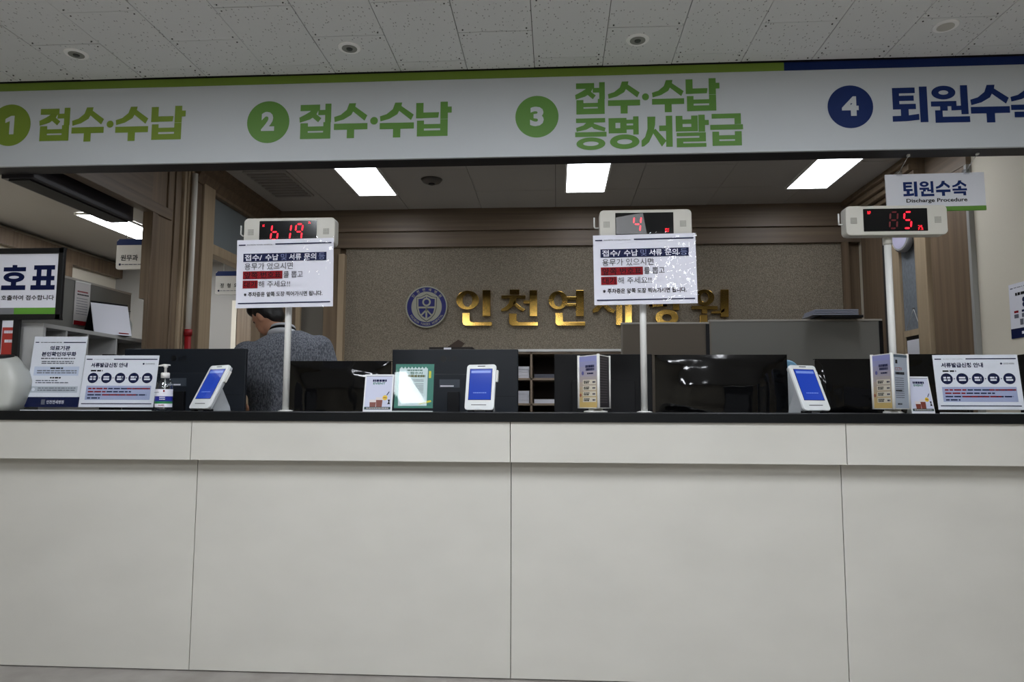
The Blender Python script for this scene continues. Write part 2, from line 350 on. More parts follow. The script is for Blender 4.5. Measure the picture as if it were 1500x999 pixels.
# room on the left
struct(B(-4.7, -4.6, 3.04, 7.1, 0, 2.62).build('wall_side_left', WALLW), 'pale far left wall of the side room')
struct(B(-4.6, XL, 7.0, 7.1, 0, 2.69).build('wall_side_back', mat('side_room_grey', (146, 143, 138), 0.8)), 'grey end wall of the side room')
struct(B(-4.6, -4.53, 3.04, 7.0, 2.45, 2.58).build('trim_1', WOOD_D), 'brown wooden cornice rail in the side room')
struct(B(-4.6, -4.5, 5.75, 6.2, 0, 2.45).build('trim_2', WOOD_D), 'brown wooden pilaster in the side room')
d1 = struct(B(-3.25, -2.45, 6.93, 7.0, 0, 2.15).build('door_1', WOOD), 'brown wooden door at the end of the side room')
B(-3.3, -3.25, 6.92, 7.0, 0, 2.2).build('door_frame', WALLW, d1)

# right side wall
wr = struct(B(XR, XR + 0.1, 3.04, YB + 0.1, 0, 2.8).build('wall_right', WALLW), 'cream right side wall with wood panelling towards the back')
B(XR - 0.02, XR, 5.0, YB - 0.06, 0, ZC).build('wood_panel', WOOD_D, wr)
B(XR - 0.03, XR, 4.94, 5.08, 0, 2.6).build('dark_post', mat('charcoal_post', (52, 52, 54), 0.6), wr)
B(XR - 0.04, XR, 4.83, 4.92, 0, 2.6).build('casing', WOOD_L, wr, 0.004)
B(XR - 0.02, XR, 4.60, 4.83, 0, 2.6).build('felt_panel', GREYFELT, wr)
B(XR - 0.05, XR, 4.465, 4.60, 0, 2.6).build('casing', WOOD_L, wr, 0.005)
B(XR - 0.025, XR, 4.05, 4.45, 0, 2.5).build('door_panel', WOOD_D, wr, 0.002)
B(XR - 0.03, XR, 4.025, 4.05, 0, 2.5).build('grey_jamb', mat('grey_jamb_paint', (150, 150, 146), 0.5), wr, 0.003)
B(XR - 0.03, XR, 4.025, 4.46, 2.5, ZC).build('door_header', WOOD_H, wr)
cm = MB()
for k, (dx, z0, z1) in enumerate(((0.16, 2.66, 2.70), (0.13, 2.62, 2.66), (0.10, 2.585, 2.62), (0.06, 2.55, 2.585))): cm.box(XR - dx, XR, 4.46, YB - 0.06, z0, z1)
cm.build('crown_moulding', WOOD, wr, 0.004)

# ------------------------------------------------------------------ ceiling lamps (LED panels)
def led_panel(label, x, y, z, w, l, power, group, rz=0):
    t = thing('ceiling_light', label, 'ceiling light', (x, y, z), (0, 0, rz), group)
    MB().box(-w/2 - .012, w/2 + .012, -l/2 - .012, -l/2, -.012, .004).box(-w/2 - .012, w/2 + .012, l/2, l/2 + .012, -.012, .004)\
        .box(-w/2 - .012, -w/2, -l/2, l/2, -.012, .004).box(w/2, w/2 + .012, -l/2, l/2, -.012, .004).build('frame', WHITE, t)
    B(-w/2, w/2, -l/2, l/2, -.008, .002).build('diffuser', mat('led_diffuser_%g' % power, (230, 230, 230), 0.6, emit=(244, 248, 255), es=power), t)
    return t
for x, lb in ((-1.315, 'leftmost bright white panel light in the office ceiling'), (0.215, 'middle bright white panel light in the office ceiling'), (1.79, 'rightmost bright white panel light in the office ceiling')):
    led_panel(lb, x, 4.42, ZC - 0.006, 0.275, 1.2, OFFICE_LAMP, 'office panel lights')
led_panel('bright white panel light in the ceiling of the room at far left', -3.575, 5.73, 2.612, 0.29, 1.2, SIDE_LAMP, 'side room panel lights')
led_panel('unseen panel light added to brighten the far left room', -4.3, 3.95, 2.612, 0.29, 1.2, SIDE_LAMP, 'side room panel lights')  # extra panel added out of view to lift the dim side room
for y in (1.1, -1.5):
    for x in (-1.7, -0.15, 1.4):
        led_panel('white panel light in the hall ceiling behind the viewer', x, y, ZH - 0.006, 0.3, 1.2, HALL_LAMP, 'hall panel lights')
# small recessed downlights, switched off
for k, (px, py) in enumerate(((112, 78), (512, 69), (934, 57), (1385, 37))):
    d = ray(px, py); p = Vector((0, 0, EYE)) + d * ((ZH - EYE) / d.z)
    t = thing('downlight', ('round white downlight with a dark centre nearest the left edge', 'round white downlight with a dark centre just left of the picture middle', 'round white downlight with a dark centre just right of the picture middle', 'round white downlight with a pale lens nearest the right edge')[k], 'downlight', (p.x, p.y, ZH - 0.003), (0, 0, 0), 'unlit downlights in the hall ceiling')
    MB().lathe([(0.044, -0.004), (0.047, 0.0), (0.047, 0.003)], 28).build('trim_ring', mat('downlight_white', (246, 246, 244), .3), t)
    MB().lathe([(0.031, -0.0055), (0.031, -0.003)], 24).build('reflector', GREYW if k == 3 else mat('dull_reflector', (135, 135, 130), 0.35), t)
    if k < 3: MB().lathe([(0.012, -0.008), (0.014, -0.005)], 16).build('lens', mat('lens_dark', (45, 45, 45), 0.3), t)
# office ceiling fittings
t = thing('air_vent', 'grey square air vent in the office ceiling near the left doorway', 'air vent', (-1.95, 4.75, ZC - 0.003))
B(-.15, .15, -.28, .28, -.012, 0).build('frame', mat('vent_grey', (158, 155, 150), 0.6), t, 0.003)
for k in range(9): B(-.13, .13, -.25 + k * .06, -.22 + k * .06, -.02, -.011).build('slat', mat('vent_slat', (140, 137, 132), 0.6), t)
p = at(664, 259, 4.9)
t = thing('smoke_detector', 'dark round detector on the office ceiling right of the left panel light', 'detector', (-0.86, 4.72, ZC - 0.003))
MB().lathe([(0.035, -0.03), (0.06, -0.02), (0.075, 0)], 24).build('body', mat('detector_grey', (92, 88, 84), 0.6), t)
MB().lathe([(0.02, -0.036), (0.024, -0.028)], 16).build('sensor', BLKPL, t)

# ------------------------------------------------------------------ the header sign
GREEN_T = mat('sign_green', (84, 130, 44), 0.5); OLIVE = mat('sign_olive', (106, 132, 36), 0.5); SNAVY = mat('sign_navy', (14, 37, 90), 0.5, spec=0.2)
GREENS = [mat('sign_green_olive', (112, 136, 38), 0.5), GREEN_T, mat('sign_green_deep', (82, 130, 42), 0.5)]
BANNER = mat('banner_white', (186, 191, 194), 0.5, spec=0.3)
YS = 2.95
ban = thing('header_sign', 'long white header sign with green and navy lettering above the counter', 'sign', (0, YS, 2.2))
B(-3.6, 3.4, 0, 0.009, 0.006, 0.392).build('board', BANNER, ban)
B(-3.6, 3.4, -0.004, 0.01, 0.0, 0.007).build('bottom_rail', mat('rail_white', (186, 191, 194), 0.5), ban)
xs = at(1148, 92, YS).x
B(-3.6, xs, -0.0015, 0.002, 0.356, 0.392).build('green_stripe', OLIVE, ban); B(xs, 3.4, -0.0015, 0.002, 0.356, 0.392).build('navy_stripe', SNAVY, ban)
def bpx(x, y): q = at(x, y, YS); return q.x, q.z - 2.2
def sign_chars(items, m, name='lettering'):
    mb = MB()
    for ch, x0, y0, x1, y1 in items:
        a = bpx(x0, (y0 + y1) / 2)[0]; b = bpx(x1, (y0 + y1) / 2)[0]; zt = bpx((x0 + x1) / 2, y0)[1]; zb = bpx((x0 + x1) / 2, y1)[1]
        glyph(mb, ch, a, b, zb, zt, -0.001)
    mb.build(name, m, ban, fix=False)
sign_chars([('접', 58, 159, 102, 206), ('수', 106, 158, 152, 207), ('·', 156.5, 177, 166.5, 187), ('수', 170, 157, 217, 206), ('납', 222, 156, 271, 204)], GREENS[0])
sign_chars([('접', 439, 153, 485, 203), ('수', 490, 152, 538, 202), ('·', 542.5, 171.5, 553.5, 182.5), ('수', 557, 151, 606, 201), ('납', 610, 150, 661, 199)], GREENS[1])
sign_chars([('접', 843, 121.5, 886, 167), ('수', 891, 120, 937, 166), ('·', 940.5, 137, 950.5, 147), ('수', 955.5, 118, 1001.5, 164), ('납', 1005, 115.5, 1053.5, 162),
            ('증', 843, 173, 888, 219), ('명', 892, 171.5, 936, 218), ('서', 940, 170.5, 985, 215), ('발', 990.5, 169, 1038, 215), ('급', 1041, 167, 1088, 213)], GREENS[2])
sign_chars([('퇴', 1307, 128, 1359, 179), ('원', 1364, 126, 1419, 179), ('수', 1422, 125, 1478, 179), ('속', 1481, 124, 1537, 178)], SNAVY)
for dg, cx, cy, r, m, x0, y0, x1, y1 in (('1', 15, 183.5, 30, GREENS[0], 8, 170, 21, 197), ('2', 393, 179, 31, GREENS[1], 383, 164, 402, 192), ('3', 786.5, 171, 31.7, GREENS[2], 776.5, 156.5, 796.5, 185), ('4', 1245.5, 156.5, 33.5, SNAVY, 1233, 141.5, 1257.5, 170)):
    c = bpx(cx, cy); rr = bpx(cx + r, cy)[0] - c[0]
    o = MB().disc(c[0], c[1], rr, rr, -0.001, 48).build('number_disc', m, ban)
    vs, fs = text2d(dg, 0.045) if dg != '1' else ([(.5, 0), (1, 0), (1, 1), (.62, 1), (0, .84), (0, .62), (.5, .72)], [(0, 1, 2, 3, 4, 5, 6)]); a, b, z0, z1 = bpx(x0, cy)[0], bpx(x1, cy)[0], bpx(cx, y1)[1], bpx(cx, y0)[1]
    MB().tri([(a + x * (b - a), z0 + y * (z1 - z0)) for x, y in vs], fs, -0.0018).build('number', BANNER, o, fix=False)

# ------------------------------------------------------------------ reception counter
ct = thing('reception_counter', 'long cream reception counter with a black stone top', 'counter')
seams = [-3.3, -1.565, -0.192, 1.172, 2.345]
B(-3.3, 2.345, 2.94, 3.32, 1.06, 1.10).build('countertop', BLACKTOP, ct, 0.003)
B(-3.3, -2.40, 3.32, 4.06, 1.06, 1.10).build('countertop_return', BLACKTOP, ct)
B(-3.28, 2.34, 3.04, 3.26, 0.0, 1.06).build('carcass', SEAM, ct)
for a, b in zip(seams[:-1], seams[1:]):
    B(a + 0.0015, b - 0.0015, 2.952, 3.03, 0.893, 1.06).build('fascia_panel', CREAM, ct, 0.001)
    B(a + 0.0015, b - 0.0015, 3.02, 3.04, 0.004, 0.95).build('front_panel', CREAM, ct, 0.001)
desk = thing('staff_desk', 'low grey staff desk hidden behind the counter', 'desk')
B(-2.39, 2.3, 3.33, 3.84, 0.71, 0.74).build('desk_top', PARTG, desk, 0.003)
for x in (-2.3, -0.8, 0.7, 2.2): B(x - 0.02, x + 0.02, 3.36, 3.8, 0, 0.71).build('desk_leg', PARTG, desk)

# ------------------------------------------------------------------ things further back
# letters on the wall
GOLD = mat('polished_brass', (200, 162, 84), 0.14, metal=1.0, bump=(10, .04, .003))
def wp(x, y): q = at(x, y, YB); return q.x, q.z
def gold(name, label, shapes):
    mb = MB(); xs = []
    for k, d in shapes:
        if k == 'p': mb.prism([wp(*q) for q in d], YB - 0.032, YB - 0.003)
        else:
            c = wp(d[0], d[1]); e = wp(d[0] + d[2], d[1] + d[3]); i = wp(d[0] + d[4], d[1] + d[5])
            mb.ring(c[0], c[1], e[0] - c[0], c[1] - e[1], i[0] - c[0], c[1] - i[1], YB - 0.032, YB - 0.003, 36)
    tag(mb.build(name, GOLD, None, 0.0015), label, 'letter', 'gold letters on the back wall')
def q4(a, b, c, d): return ('p', [(a, b), (c, b), (c, d), (a, d)])
def nieun(a, b, c, d, s=11, t=5.5): return ('p', [(a, b), (a + s, b), (a + s, d - t - 1.5), (a + s + 2, d - t), (c, d - t), (c, d), (a + 5, d), (a + 1.5, d - 1.5), (a, d - 5)])
gold('gold_letter', 'gold wall letter right next to the round blue emblem', [('r', (685.5, 440.5, 16.5, 13.8, 7, 9.5)), q4(707.5, 426, 719, 464), nieun(678, 459, 721, 477.8)])
gold('gold_letter', 'second gold wall letter from the round blue emblem', [q4(747, 425, 761, 432), q4(735, 433.5, 770, 438), ('p', [(748, 437), (757, 437), (756, 445), (750, 451), (743, 456), (734, 456.5), (735, 453.5), (741, 450), (746, 445)]), ('p', [(754, 440), (757, 445), (763, 450), (770, 454), (766, 457.5), (758, 453), (751, 446)]),
     q4(776, 426, 787, 464), q4(767, 441, 777, 445.5), nieun(746, 460, 788, 477.8)])
gold('gold_letter', 'third gold wall letter from the round blue emblem, left of the right-hand paper notice', [('r', (817.5, 440.7, 14, 13.4, 6, 9)), q4(830, 435.5, 845, 439.5), q4(830, 445.5, 845, 449.5), q4(843.5, 426, 855, 464), nieun(813.5, 459, 857, 477.8)])
gold('gold_letter', 'gold wall letter peeking out under the left of a paper notice', [('p', [(880, 426), (888, 426), (888, 436), (884, 447), (876, 457), (868, 459), (868, 454), (875, 448), (879, 438)]), ('p', [(885, 441), (889, 447), (895, 452), (901, 455), (898, 459.5), (890, 457), (882, 448)]), q4(902, 426, 911, 477), q4(915, 424, 925, 474), q4(893, 438, 903, 442)])
gold('gold_letter', 'gold wall letter with a ring, behind the white post of a paper notice', [q4(950, 426, 956, 450), q4(970, 426, 976, 450), q4(950, 445, 976, 450), q4(950, 436, 976, 440), q4(985, 426, 994, 455), q4(974, 431, 986, 435), q4(974, 441, 986, 445), ('r', (976, 466, 17, 12, 7, 5))])
gold('gold_letter', 'last gold wall letter, right of the paper notice above the grey screens', [('r', (1031, 436.5, 14.5, 11.5, 6, 7)), q4(1012, 449, 1050, 454), q4(1027, 453, 1035, 460), ('p', [(1041, 457), (1054, 456), (1060, 452), (1060, 457), (1054, 460), (1041, 460)]), q4(1054.5, 425, 1066, 465), nieun(1024, 462, 1068, 478)])
# emblem
EBLUE = mat('emblem_blue', (28, 32, 104), 0.35); EGREY = mat('emblem_silver', (160, 160, 145), 0.4, metal=0.3)
c = at(625.5, 450, YB)
em = thing('wall_emblem', 'round blue and silver hospital emblem with a shield on the back wall', 'emblem', (c.x, YB - 0.006, c.z))
MB().ring(0, 0, .167, .167, .157, .157, -.018, 0, 48).build('rim', EGREY, em)
er = MB().ring(0, 0, .157, .157, .122, .122, -.015, 0, 48).build('blue_ring', EBLUE, em)
MB().ring(0, 0, .122, .122, .02, .02, -.013, 0, 48).build('field', EGREY, em)
def shield(k): return [(-.082 * k, .078 * k), (-.045 * k, .082 * k), (0, .105 * k), (.045 * k, .082 * k), (.082 * k, .078 * k), (.08 * k, -.01 * k), (.066 * k, -.06 * k), (.04 * k, -.092 * k), (0, -.118 * k), (-.04 * k, -.092 * k), (-.066 * k, -.06 * k), (-.08 * k, -.01 * k)]
sh = MB().prism(shield(1.0), -.0145, -.005).build('shield_outline', mat('emblem_line', (40, 40, 48), 0.5), em)
MB().prism(shield(.95), -.0155, -.005).build('shield_edge', EGREY, sh)
MB().prism(shield(.80), -.0165, -.005).build('shield_field', EBLUE, sh)
cr = MB().ring(0, .038, .034, .034, .021, .021, -.019, -.01, 32).box(-.072, .072, -.019, -.01, -.012, .002).box(-.007, .007, -.019, -.01, -.1, -.005).box(-.004, .004, -.019, -.01, .07, .095)
for s in (-1, 1): cr.prism([(s * .004, -.01), (s * .008, -.024), (s * .05, -.068), (s * .042, -.076), (0, -.034)], -.019, -.01)
cr.build('shield_device', EGREY, sh)
def arc_text(body, r, a0, a1, h, w, inward):
    mb = MB()
    for i, ch in enumerate(body):
        if ch == ' ': continue
        a = rad(a0 + (a1 - a0) * i / (len(body) - 1)); vs, fs = text2d(ch, 0.02)
        ux, uz = (math.cos(a), math.sin(a)); tx, tz = (uz, -ux)
        if inward: ux, uz, tx, tz = -ux, -uz, -tx, -tz
        cx, cz = r * math.cos(a), r * math.sin(a); ww = w * (0.4 if ch == 'I' else 1)
        mb.tri([(cx + tx * (x - .5) * ww + ux * (y - .5) * h, cz + tz * (x - .5) * ww + uz * (y - .5) * h) for x, y in vs], fs, -.0158)
    mb.build('ring_lettering', EGREY, er, fix=False)['kind'] = 'stuff'
arc_text('인천연세병원', .139, 141, 39, .024, .022, False)
arc_text('INCHEON YONSEI HOSPITAL', .139, 209, 331, .018, .011, True)

# low shelf against the back wall
LW = mat('light_wood_board', (146, 128, 108), 0.5)
sh2 = thing('cubby_shelf', 'low open cubby shelf with a white top under the gold letters', 'shelf')
B(-1.0, 0.50, 5.02, 5.46, 1.518, 1.536).build('shelf_top', WHITE, sh2, 0.002)
B(-1.0, 0.50, 5.44, 5.46, 0.0, 1.518).build('back_panel', mat('shelf_dark_back', (60, 48, 42), 0.7), sh2)
xd = [-1.0, -0.66, -0.30, -0.185, 0.10, 0.485]
for x in xd: B(x, x + 0.015, 5.03, 5.44, 0.06, 1.518).build('divider', LW, sh2)
for z in (1.503, 1.315, 1.135, 0.72, 0.06): B(-1.0, 0.50, 5.03, 5.44, z, z + 0.015).build('shelf_board', LW, sh2)
B(-1.0, 0.50, 5.03, 5.44, 0, 0.06).build('plinth', LW, sh2)
for k, (x0, x1, z, h, m) in enumerate(((-0.29, -0.19, 1.33, .085, PAPER), (-0.29, -0.19, 1.15, .09, PAPER), (-0.16, 0.09, 1.33, .03, GREYP), (-0.16, 0.09, 1.15, .03, PAPER))):
    t = thing('paper_stack', ('tall white paper stack in the upper left open cubby', 'tall white paper stack in the lower left open cubby', 'thin dark folder stack in the upper right open cubby', 'thin white paper stack in the lower right open cubby')[k], 'paper stack', ((x0 + x1) / 2, 5.2, z), (0, 0, 0), 'paper stacks in the cubby shelf')
    n = 4
    for i in range(n):
        d = random.uniform(-.004, .004); B(x0 - (x0 + x1) / 2 + .003, x1 - (x0 + x1) / 2 - .003 + 0, -.14 + d, .14 + d, h * i / n, h * (i + 1) / n - .0008).build('sheaf', m, t)
t = thing('cardboard_tray', 'dark brown open carton with a tilted flap on the cubby shelf above the large monitor', 'box', (-0.78, 5.25, 1.536))
tb = mat('dark_brown_card', (66, 52, 42), 0.8)
MB().box(-.16, .16, -.1, .1, 0, .006).box(-.16, .16, -.1, -.094, 0, .028).box(-.16, .16, .094, .1, 0, .028).box(-.16, -.154, -.1, .1, 0, .028).box(.154, .16, -.1, .1, 0, .028).build('carton', mat('black_card', (34, 30, 28), 0.8), t)
f = MB().prism([(-.04, .02), (.055, .085), (.105, .055), (.07, .02)], -.085, -.08).build('flap', tb, t)
B(-.05, .005, -.1025, -.1, .004, .024).build('label', PAPER, t)

# grey office screens
def screen(label, x0, x1, z, m, y=4.6):
    t = thing('partition_screen', label, 'partition', ((x0 + x1) / 2, y, 0), (0, 0, 0), 'desk partition screens'); w = (x1 - x0) / 2
    B(-w + .01, w - .01, 0, .03, .02, z - .012).build('panel', m, t)
    B(-w, w, -.003, .033, z - .012, z).build('top_rail', mat('rail_grey', (168, 164, 156), 0.4), t, 0.002)
    B(w - .022, w, -.005, .035, 0, z - .012).build('end_post', BLKPL, t); B(-w, -w + .01, -.002, .032, 0, z - .012).build('edge', mat('rail_taupe', (120, 112, 100), 0.5), t)
    for s in (-1, 1): B(s * (w - .1) - .02, s * (w - .1) + .02, -.12, .15, 0, .02).build('foot', BLKPL, t)
screen('taupe desk screen right of the gold letters, left of the wider grey screen', 0.425, 0.99, 1.675, PARTB)
screen('wide grey desk screen reaching to the right door panel', 0.992, 2.08, 1.69, PARTG)
t = thing('document_tray', 'clear plastic tray of papers on top of the wide grey screen', 'tray', (1.77, 4.615, 1.69))
B(-.1, .16, -.1, .1, 0, .016).build('black_base', BLKPL, t, 0.003)
for k in range(3): B(-.15 + k * .008, .13, -.1, .1, .017 + k * .013, .026 + k * .013).build('plastic_sleeve', mat('bluish_sleeve', (150, 156, 172), 0.25), t)

# right wall: clock and hanging board
t = thing('wall_clock', 'round white clock on the grey felt strip, half behind the number display', 'clock', (XR - 0.02, 4.72, 2.28), (0, 0, rad(-90)))
def facey(prof, n=32):   # lathe about the local y axis (front = -y)
    mb = MB(); mb.lathe(prof, n); mb.v = [(x, -z, y) for x, y, z in mb.v]; return mb
facey([(0.10, 0), (0.13, .02), (0.13, .05), (0.115, .058)]).build('case', mat('clock_grey', (150, 150, 152), 0.4), t)
facey([(0.108, .05), (0.108, .0595)]).build('dial', mat('clock_dial', (200, 196, 222), 0.4), t)
MB().box(-.003, .003, -.062, -.060, 0, .07).box(-.002, .05, -.062, -.060, -.003, .003).build('hands', BLACK, t)
facey([(0.108, .055), (0.118, .06), (0.122, .05)]).build('rim', WHITE, t)
t = thing('hanging_board', 'small wooden framed board with a white sheet hung by a string on the felt strip', 'notice board', (XR - 0.03, 4.69, 1.18), (0, 0, rad(-90)))
MB().box(-.11, .11, -.012, 0, .41, .45).box(-.11, -.095, -.012, 0, 0, .41).box(.095, .11, -.012, 0, 0, .41).box(-.11, .11, -.012, 0, 0, .02).build('frame', WOOD_L, t)
B(-.095, .095, -.004, 0, .02, .41).build('backing', BLKPL, t); B(-.085, .08, -.007, -.004, .03, .385).build('sheet', PAPER, t)
MB().tube([(-.09, -.006, .45), (.02, -.008, .585), (.09, -.006, .45)], .0018, 6).build('string', WHITE, t)
B(.017, .023, -.012, 0, .58, .59).build('nail', STEEL, t)

# poster on the right cream wall
q = atX(1477, 418, XR - .004); q2 = atX(1480, 497, XR - .004)
t = thing('wall_poster', 'white poster with a navy foot band on the cream wall at the right edge', 'poster', (XR - .004, q.y - .21, q2.z), (0, 0, rad(-90)))
h = q.z - q2.z; B(-.21, .21, 0, .003, 0, h).build('sheet', PAPER, t)
P = Print(t, -.21, 0, .42, h, 0)
P.rect(0, .82, 1, 1, NAVY); P.rect(.03, .075, .08, .09, NAVY); P.rect(.28, .07, .97, .085, NAVY); P.bars(.1, .26, .08, .012, GREYP)
P.bars(.12, .5, .2, .05, BLACK, 'headline'); P.disc(.27, .32, .03, NAVY); P.disc(.27, .41, .03, NAVY); P.disc(.37, .39, .03, NAVY)
for k, m in enumerate((RED, NAVY, NAVY, RED, NAVY, RED)): P.rect(.08 + k * .14, .5, .16 + k * .14, .54, m); P.bars(.08 + k * .14, .16 + k * .14, .6, .07, GREYP)
for v in (.67, .7, .73, .76): P.bars(.26, .9, v, .012, GREYP)
P.rect(.18, .66, .24, .77, GREYP); P.bars(.2, .45, .91, .05, PAPER, 'logo'); P.done()

# left background: partition, shelf, calendar, bottle, small poster
t = thing('partition_screen', 'grey partition behind the desk calendar at far left', 'partition', (-2.62, 3.66, 1.10), (0, 0, 0), 'desk partition screens')
B(-.015, .015, -.5, .46, 0, .7).build('panel', PARTG, t); B(-.017, .017, -.5, .46, .7, .712).build('top_rail', mat('rail_grey', (168, 164, 156), 0.4), t)
SHW = mat('shelf_white', (176, 176, 174), 0.5)
t = thing('open_shelf', 'white open shelf unit standing on the counter at far left', 'shelf', (-2.42, 3.16, 1.10))
B(-.18, 0, 0, .86, .392, .412).build('shelf_top', SHW, t, 0.002); B(-.18, 0, 0, .018, 0, .392).build('side_panel', SHW, t); B(-.18, 0, .842, .86, 0, .392).build('side_panel', SHW, t)
B(-.18, -.17, .018, .842, 0, .392).build('back_panel', mat('shelf_back_grey', (150, 152, 154), 0.6), t); B(-.17, 0, .018, .842, 0, .015).build('bottom_board', SHW, t); B(-.17, -.002, .018, .842, .2, .214).build('shelf_board', SHW, t)
for y in (.16, .32, .56): B(-.17, -.004, y, y + .012, .015, .392).build('divider', SHW, t)
zt = 1.513
t = thing('desk_calendar', 'white desk calendar standing on the shelf at far left', 'calendar', (-2.48, 3.73, zt), (0, 0, rad(60)))
cw = .2
MB().prism_x([(-.06, 0), (.0, .175), (.004, .175), (-.054, 0)], -cw/2, cw/2).build('page', PAPER, t)
MB().prism_x([(.06, 0), (.0, .177), (-.002, .173), (.055, 0)], -cw/2, cw/2).build('back_board', BLKPL, t)
B(-cw/2, cw/2, -.058, .058, 0, .003).build('foot_board', BLKPL, t)
MB().tube([(-cw/2, .001, .177), (cw/2, .001, .177)], .004, 8).build('spiral_binding', BLKPL, t)
pr = MB()
for r in range(5):
    for k in range(7): pr.add([(-cw/2 + .02 + k * .023, -.056 + (.03 + r * .026) * .343 - .0008, .03 + r * .026), (-cw/2 + .028 + k * .023, -.056 + (.03 + r * .026) * .343 - .0008, .03 + r * .026), (-cw/2 + .028 + k * .023, -.056 + (.036 + r * .026) * .343 - .0008, .036 + r * .026), (-cw/2 + .02 + k * .023, -.056 + (.036 + r * .026) * .343 - .0008, .036 + r * .026)], [(0, 1, 2, 3)])
pr.build('dates', GREYP, t, fix=False)
pr = MB(); pr.add([(.03, -.0585, .008), (.085, -.0585, .008), (.085, -.056, .014), (.03, -.056, .014)], [(0, 1, 2, 3)]); pr.build('red_mark', RED, t, fix=False)
def pump_bottle(name, label, loc, s, liquid, pumpm, lab, rz=0):
    t = thing(name, label, 'bottle', loc, (0, 0, rz), 'hand sanitizer bottles')
    MB().lathe([(.036 * s, 0), (.039 * s, .004 * s), (.039 * s, .105 * s), (.036 * s, .125 * s), (.026 * s, .145 * s), (.016 * s, .152 * s), (.016 * s, .16 * s)], 28).build('bottle', liquid, t)
    MB().lathe([(.019 * s, .152 * s), (.019 * s, .174 * s), (.016 * s, .177 * s)], 24).build('collar', pumpm, t)
    MB().lathe([(.006 * s, .177 * s), (.006 * s, .2 * s), (.010 * s, .202 * s), (.010 * s, .212 * s)], 16).build('pump_stem', pumpm, t)
    MB().prism([(-.032 * s, .206 * s), (-.03 * s, .211 * s), (-.005 * s, .217 * s), (.018 * s, .215 * s), (.019 * s, .209 * s), (-.008 * s, .207 * s)], -.008 * s, .008 * s).build('nozzle', pumpm, t, 0.001)
    MB().tube([(0, 0, .01 * s), (0, 0, .155 * s)], .0035 * s, 8).build('dip_tube', pumpm, t)
    if lab:
        for nm, z0, z1, m in (('white_label', .018, .10, PAPER), ('blue_label_band', .045, .068, mat('label_blue', (24, 34, 140), 0.4)), ('green_label_band', .034, .045, mat('label_green', (30, 120, 70), 0.4))):
            r = .0396 * s if nm == 'white_label' else .0399 * s; n = 24; a = [rad(180 + 180 * i / n) for i in range(n + 1)]
            mb = MB(); mb.add([(r * math.cos(x), r * math.sin(x), z0 * s) for x in a] + [(r * math.cos(x), r * math.sin(x), z1 * s) for x in a], [(i, i + 1, n + 2 + i, n + 1 + i) for i in range(n)], True); mb.build(nm, m, t, fix=False)
        P = Print(t, -.03 * s, .018 * s, .06 * s, .082 * s, -.0405 * s)
        P.disc(.83, .1, .07, RED, 'red_badge'); P.bars(.1, .45, .18, .03, GREYP); P.bars(.5, .95, .46, .04, PAPER); P.bars(.5, .95, .56, .04, PAPER); P.bars(.45, .9, .88, .04, RED); P.done()
    return t
pump_bottle('sanitizer_bottle', 'small clear bottle with a black pump behind the desk calendar', (-2.52, 3.955, zt), .78, clear('clear_pet_grey', (.8, .85, .88), .12), BLKPL, False, rad(160))
t = thing('pinned_leaflet', 'narrow white leaflet with a red foot beside the desk calendar', 'leaflet', (-2.59, 3.66, 1.56), (0, 0, rad(80)))
B(-.05, .05, 0, .002, 0, .235).build('sheet', mat('leaflet_paper', (200, 196, 194), 0.6), t)
P = Print(t, -.05, 0, .1, .235, 0); P.rect(.02, .9, .98, 1, RED); P.bars(.15, .85, .22, .03, RED, 'headline'); P.bars(.15, .9, .29, .03, BLACK, 'headline')
for k in range(7): P.bars(.12, .85, .38 + k * .06, .014, GREYP)
P.done()
B(-.05, .05, -.002, .003, .232, .24).build('clip_rail', WHITE, t)

# hanging door signs at the left
def door_sign(label, x0, x1, y, z0, z1, texts, ztop):
    t = thing('hanging_sign', label, 'sign', ((x0 + x1) / 2, y, z0)); w = (x1 - x0) / 2; h = z1 - z0
    MB().prism(rrect(-w, w, 0, h, .018), 0, .02).build('board', mat('sign_cream', (206, 204, 198), 0.5), t, 0.0)
    MB().prism([(-w, h * .8), (w, h * .8), (w, h - .018), (w - .018, h), (-w + .018, h), (-w, h - .018)], -.002, .001).build('blue_band', SNAVY, t)
    P = Print(t, -w, 0, 2 * w, h, 0)
    for s, u0, u1 in texts: P.text(s, u0, .52, u1, .72, BLACK, .02)
    P.bars(.1, .9, .84, .025, GREYP); P.disc(.07, .84, .02, NAVY); P.done()
    for s in (-1, 1): MB().tube([(s * w * .7, .01, h), (s * w * .7, .01, ztop - z0)], .003, 6).build('rod', STEEL, t)
door_sign('cream hanging sign with a blue top beside the left wooden column', -3.03, -2.62, 4.6, 2.06, 2.272, [('원무과', .08, .38)], 2.62)
door_sign('cream hanging sign with a blue top seen through the left doorway', -2.82, -2.40, 5.6, 2.045, 2.24, [('정', .1, .17), ('형', .24, .31), ('외', .38, .45), ('과', .52, .59)], 2.62)

# riser pipe beside the column
t = thing('riser_pipe', 'thin white vertical pipe with a red lower end on the wooden column', 'pipe', (XL + .055, 4.235, 0))
MB().tube([(0, 0, 1.58), (0, 0, 2.60)], .017, 14).build('white_pipe', mat('pipe_white', (232, 228, 218), 0.5), t)
MB().tube([(0, 0, 0), (0, 0, 1.58)], .019, 14).build('red_section', mat('pipe_red', (150, 24, 30), 0.45), t)
MB().lathe([(.024, 1.56), (.024, 1.6)], 16).build('coupling', mat('pipe_red', (150, 24, 30)), t)

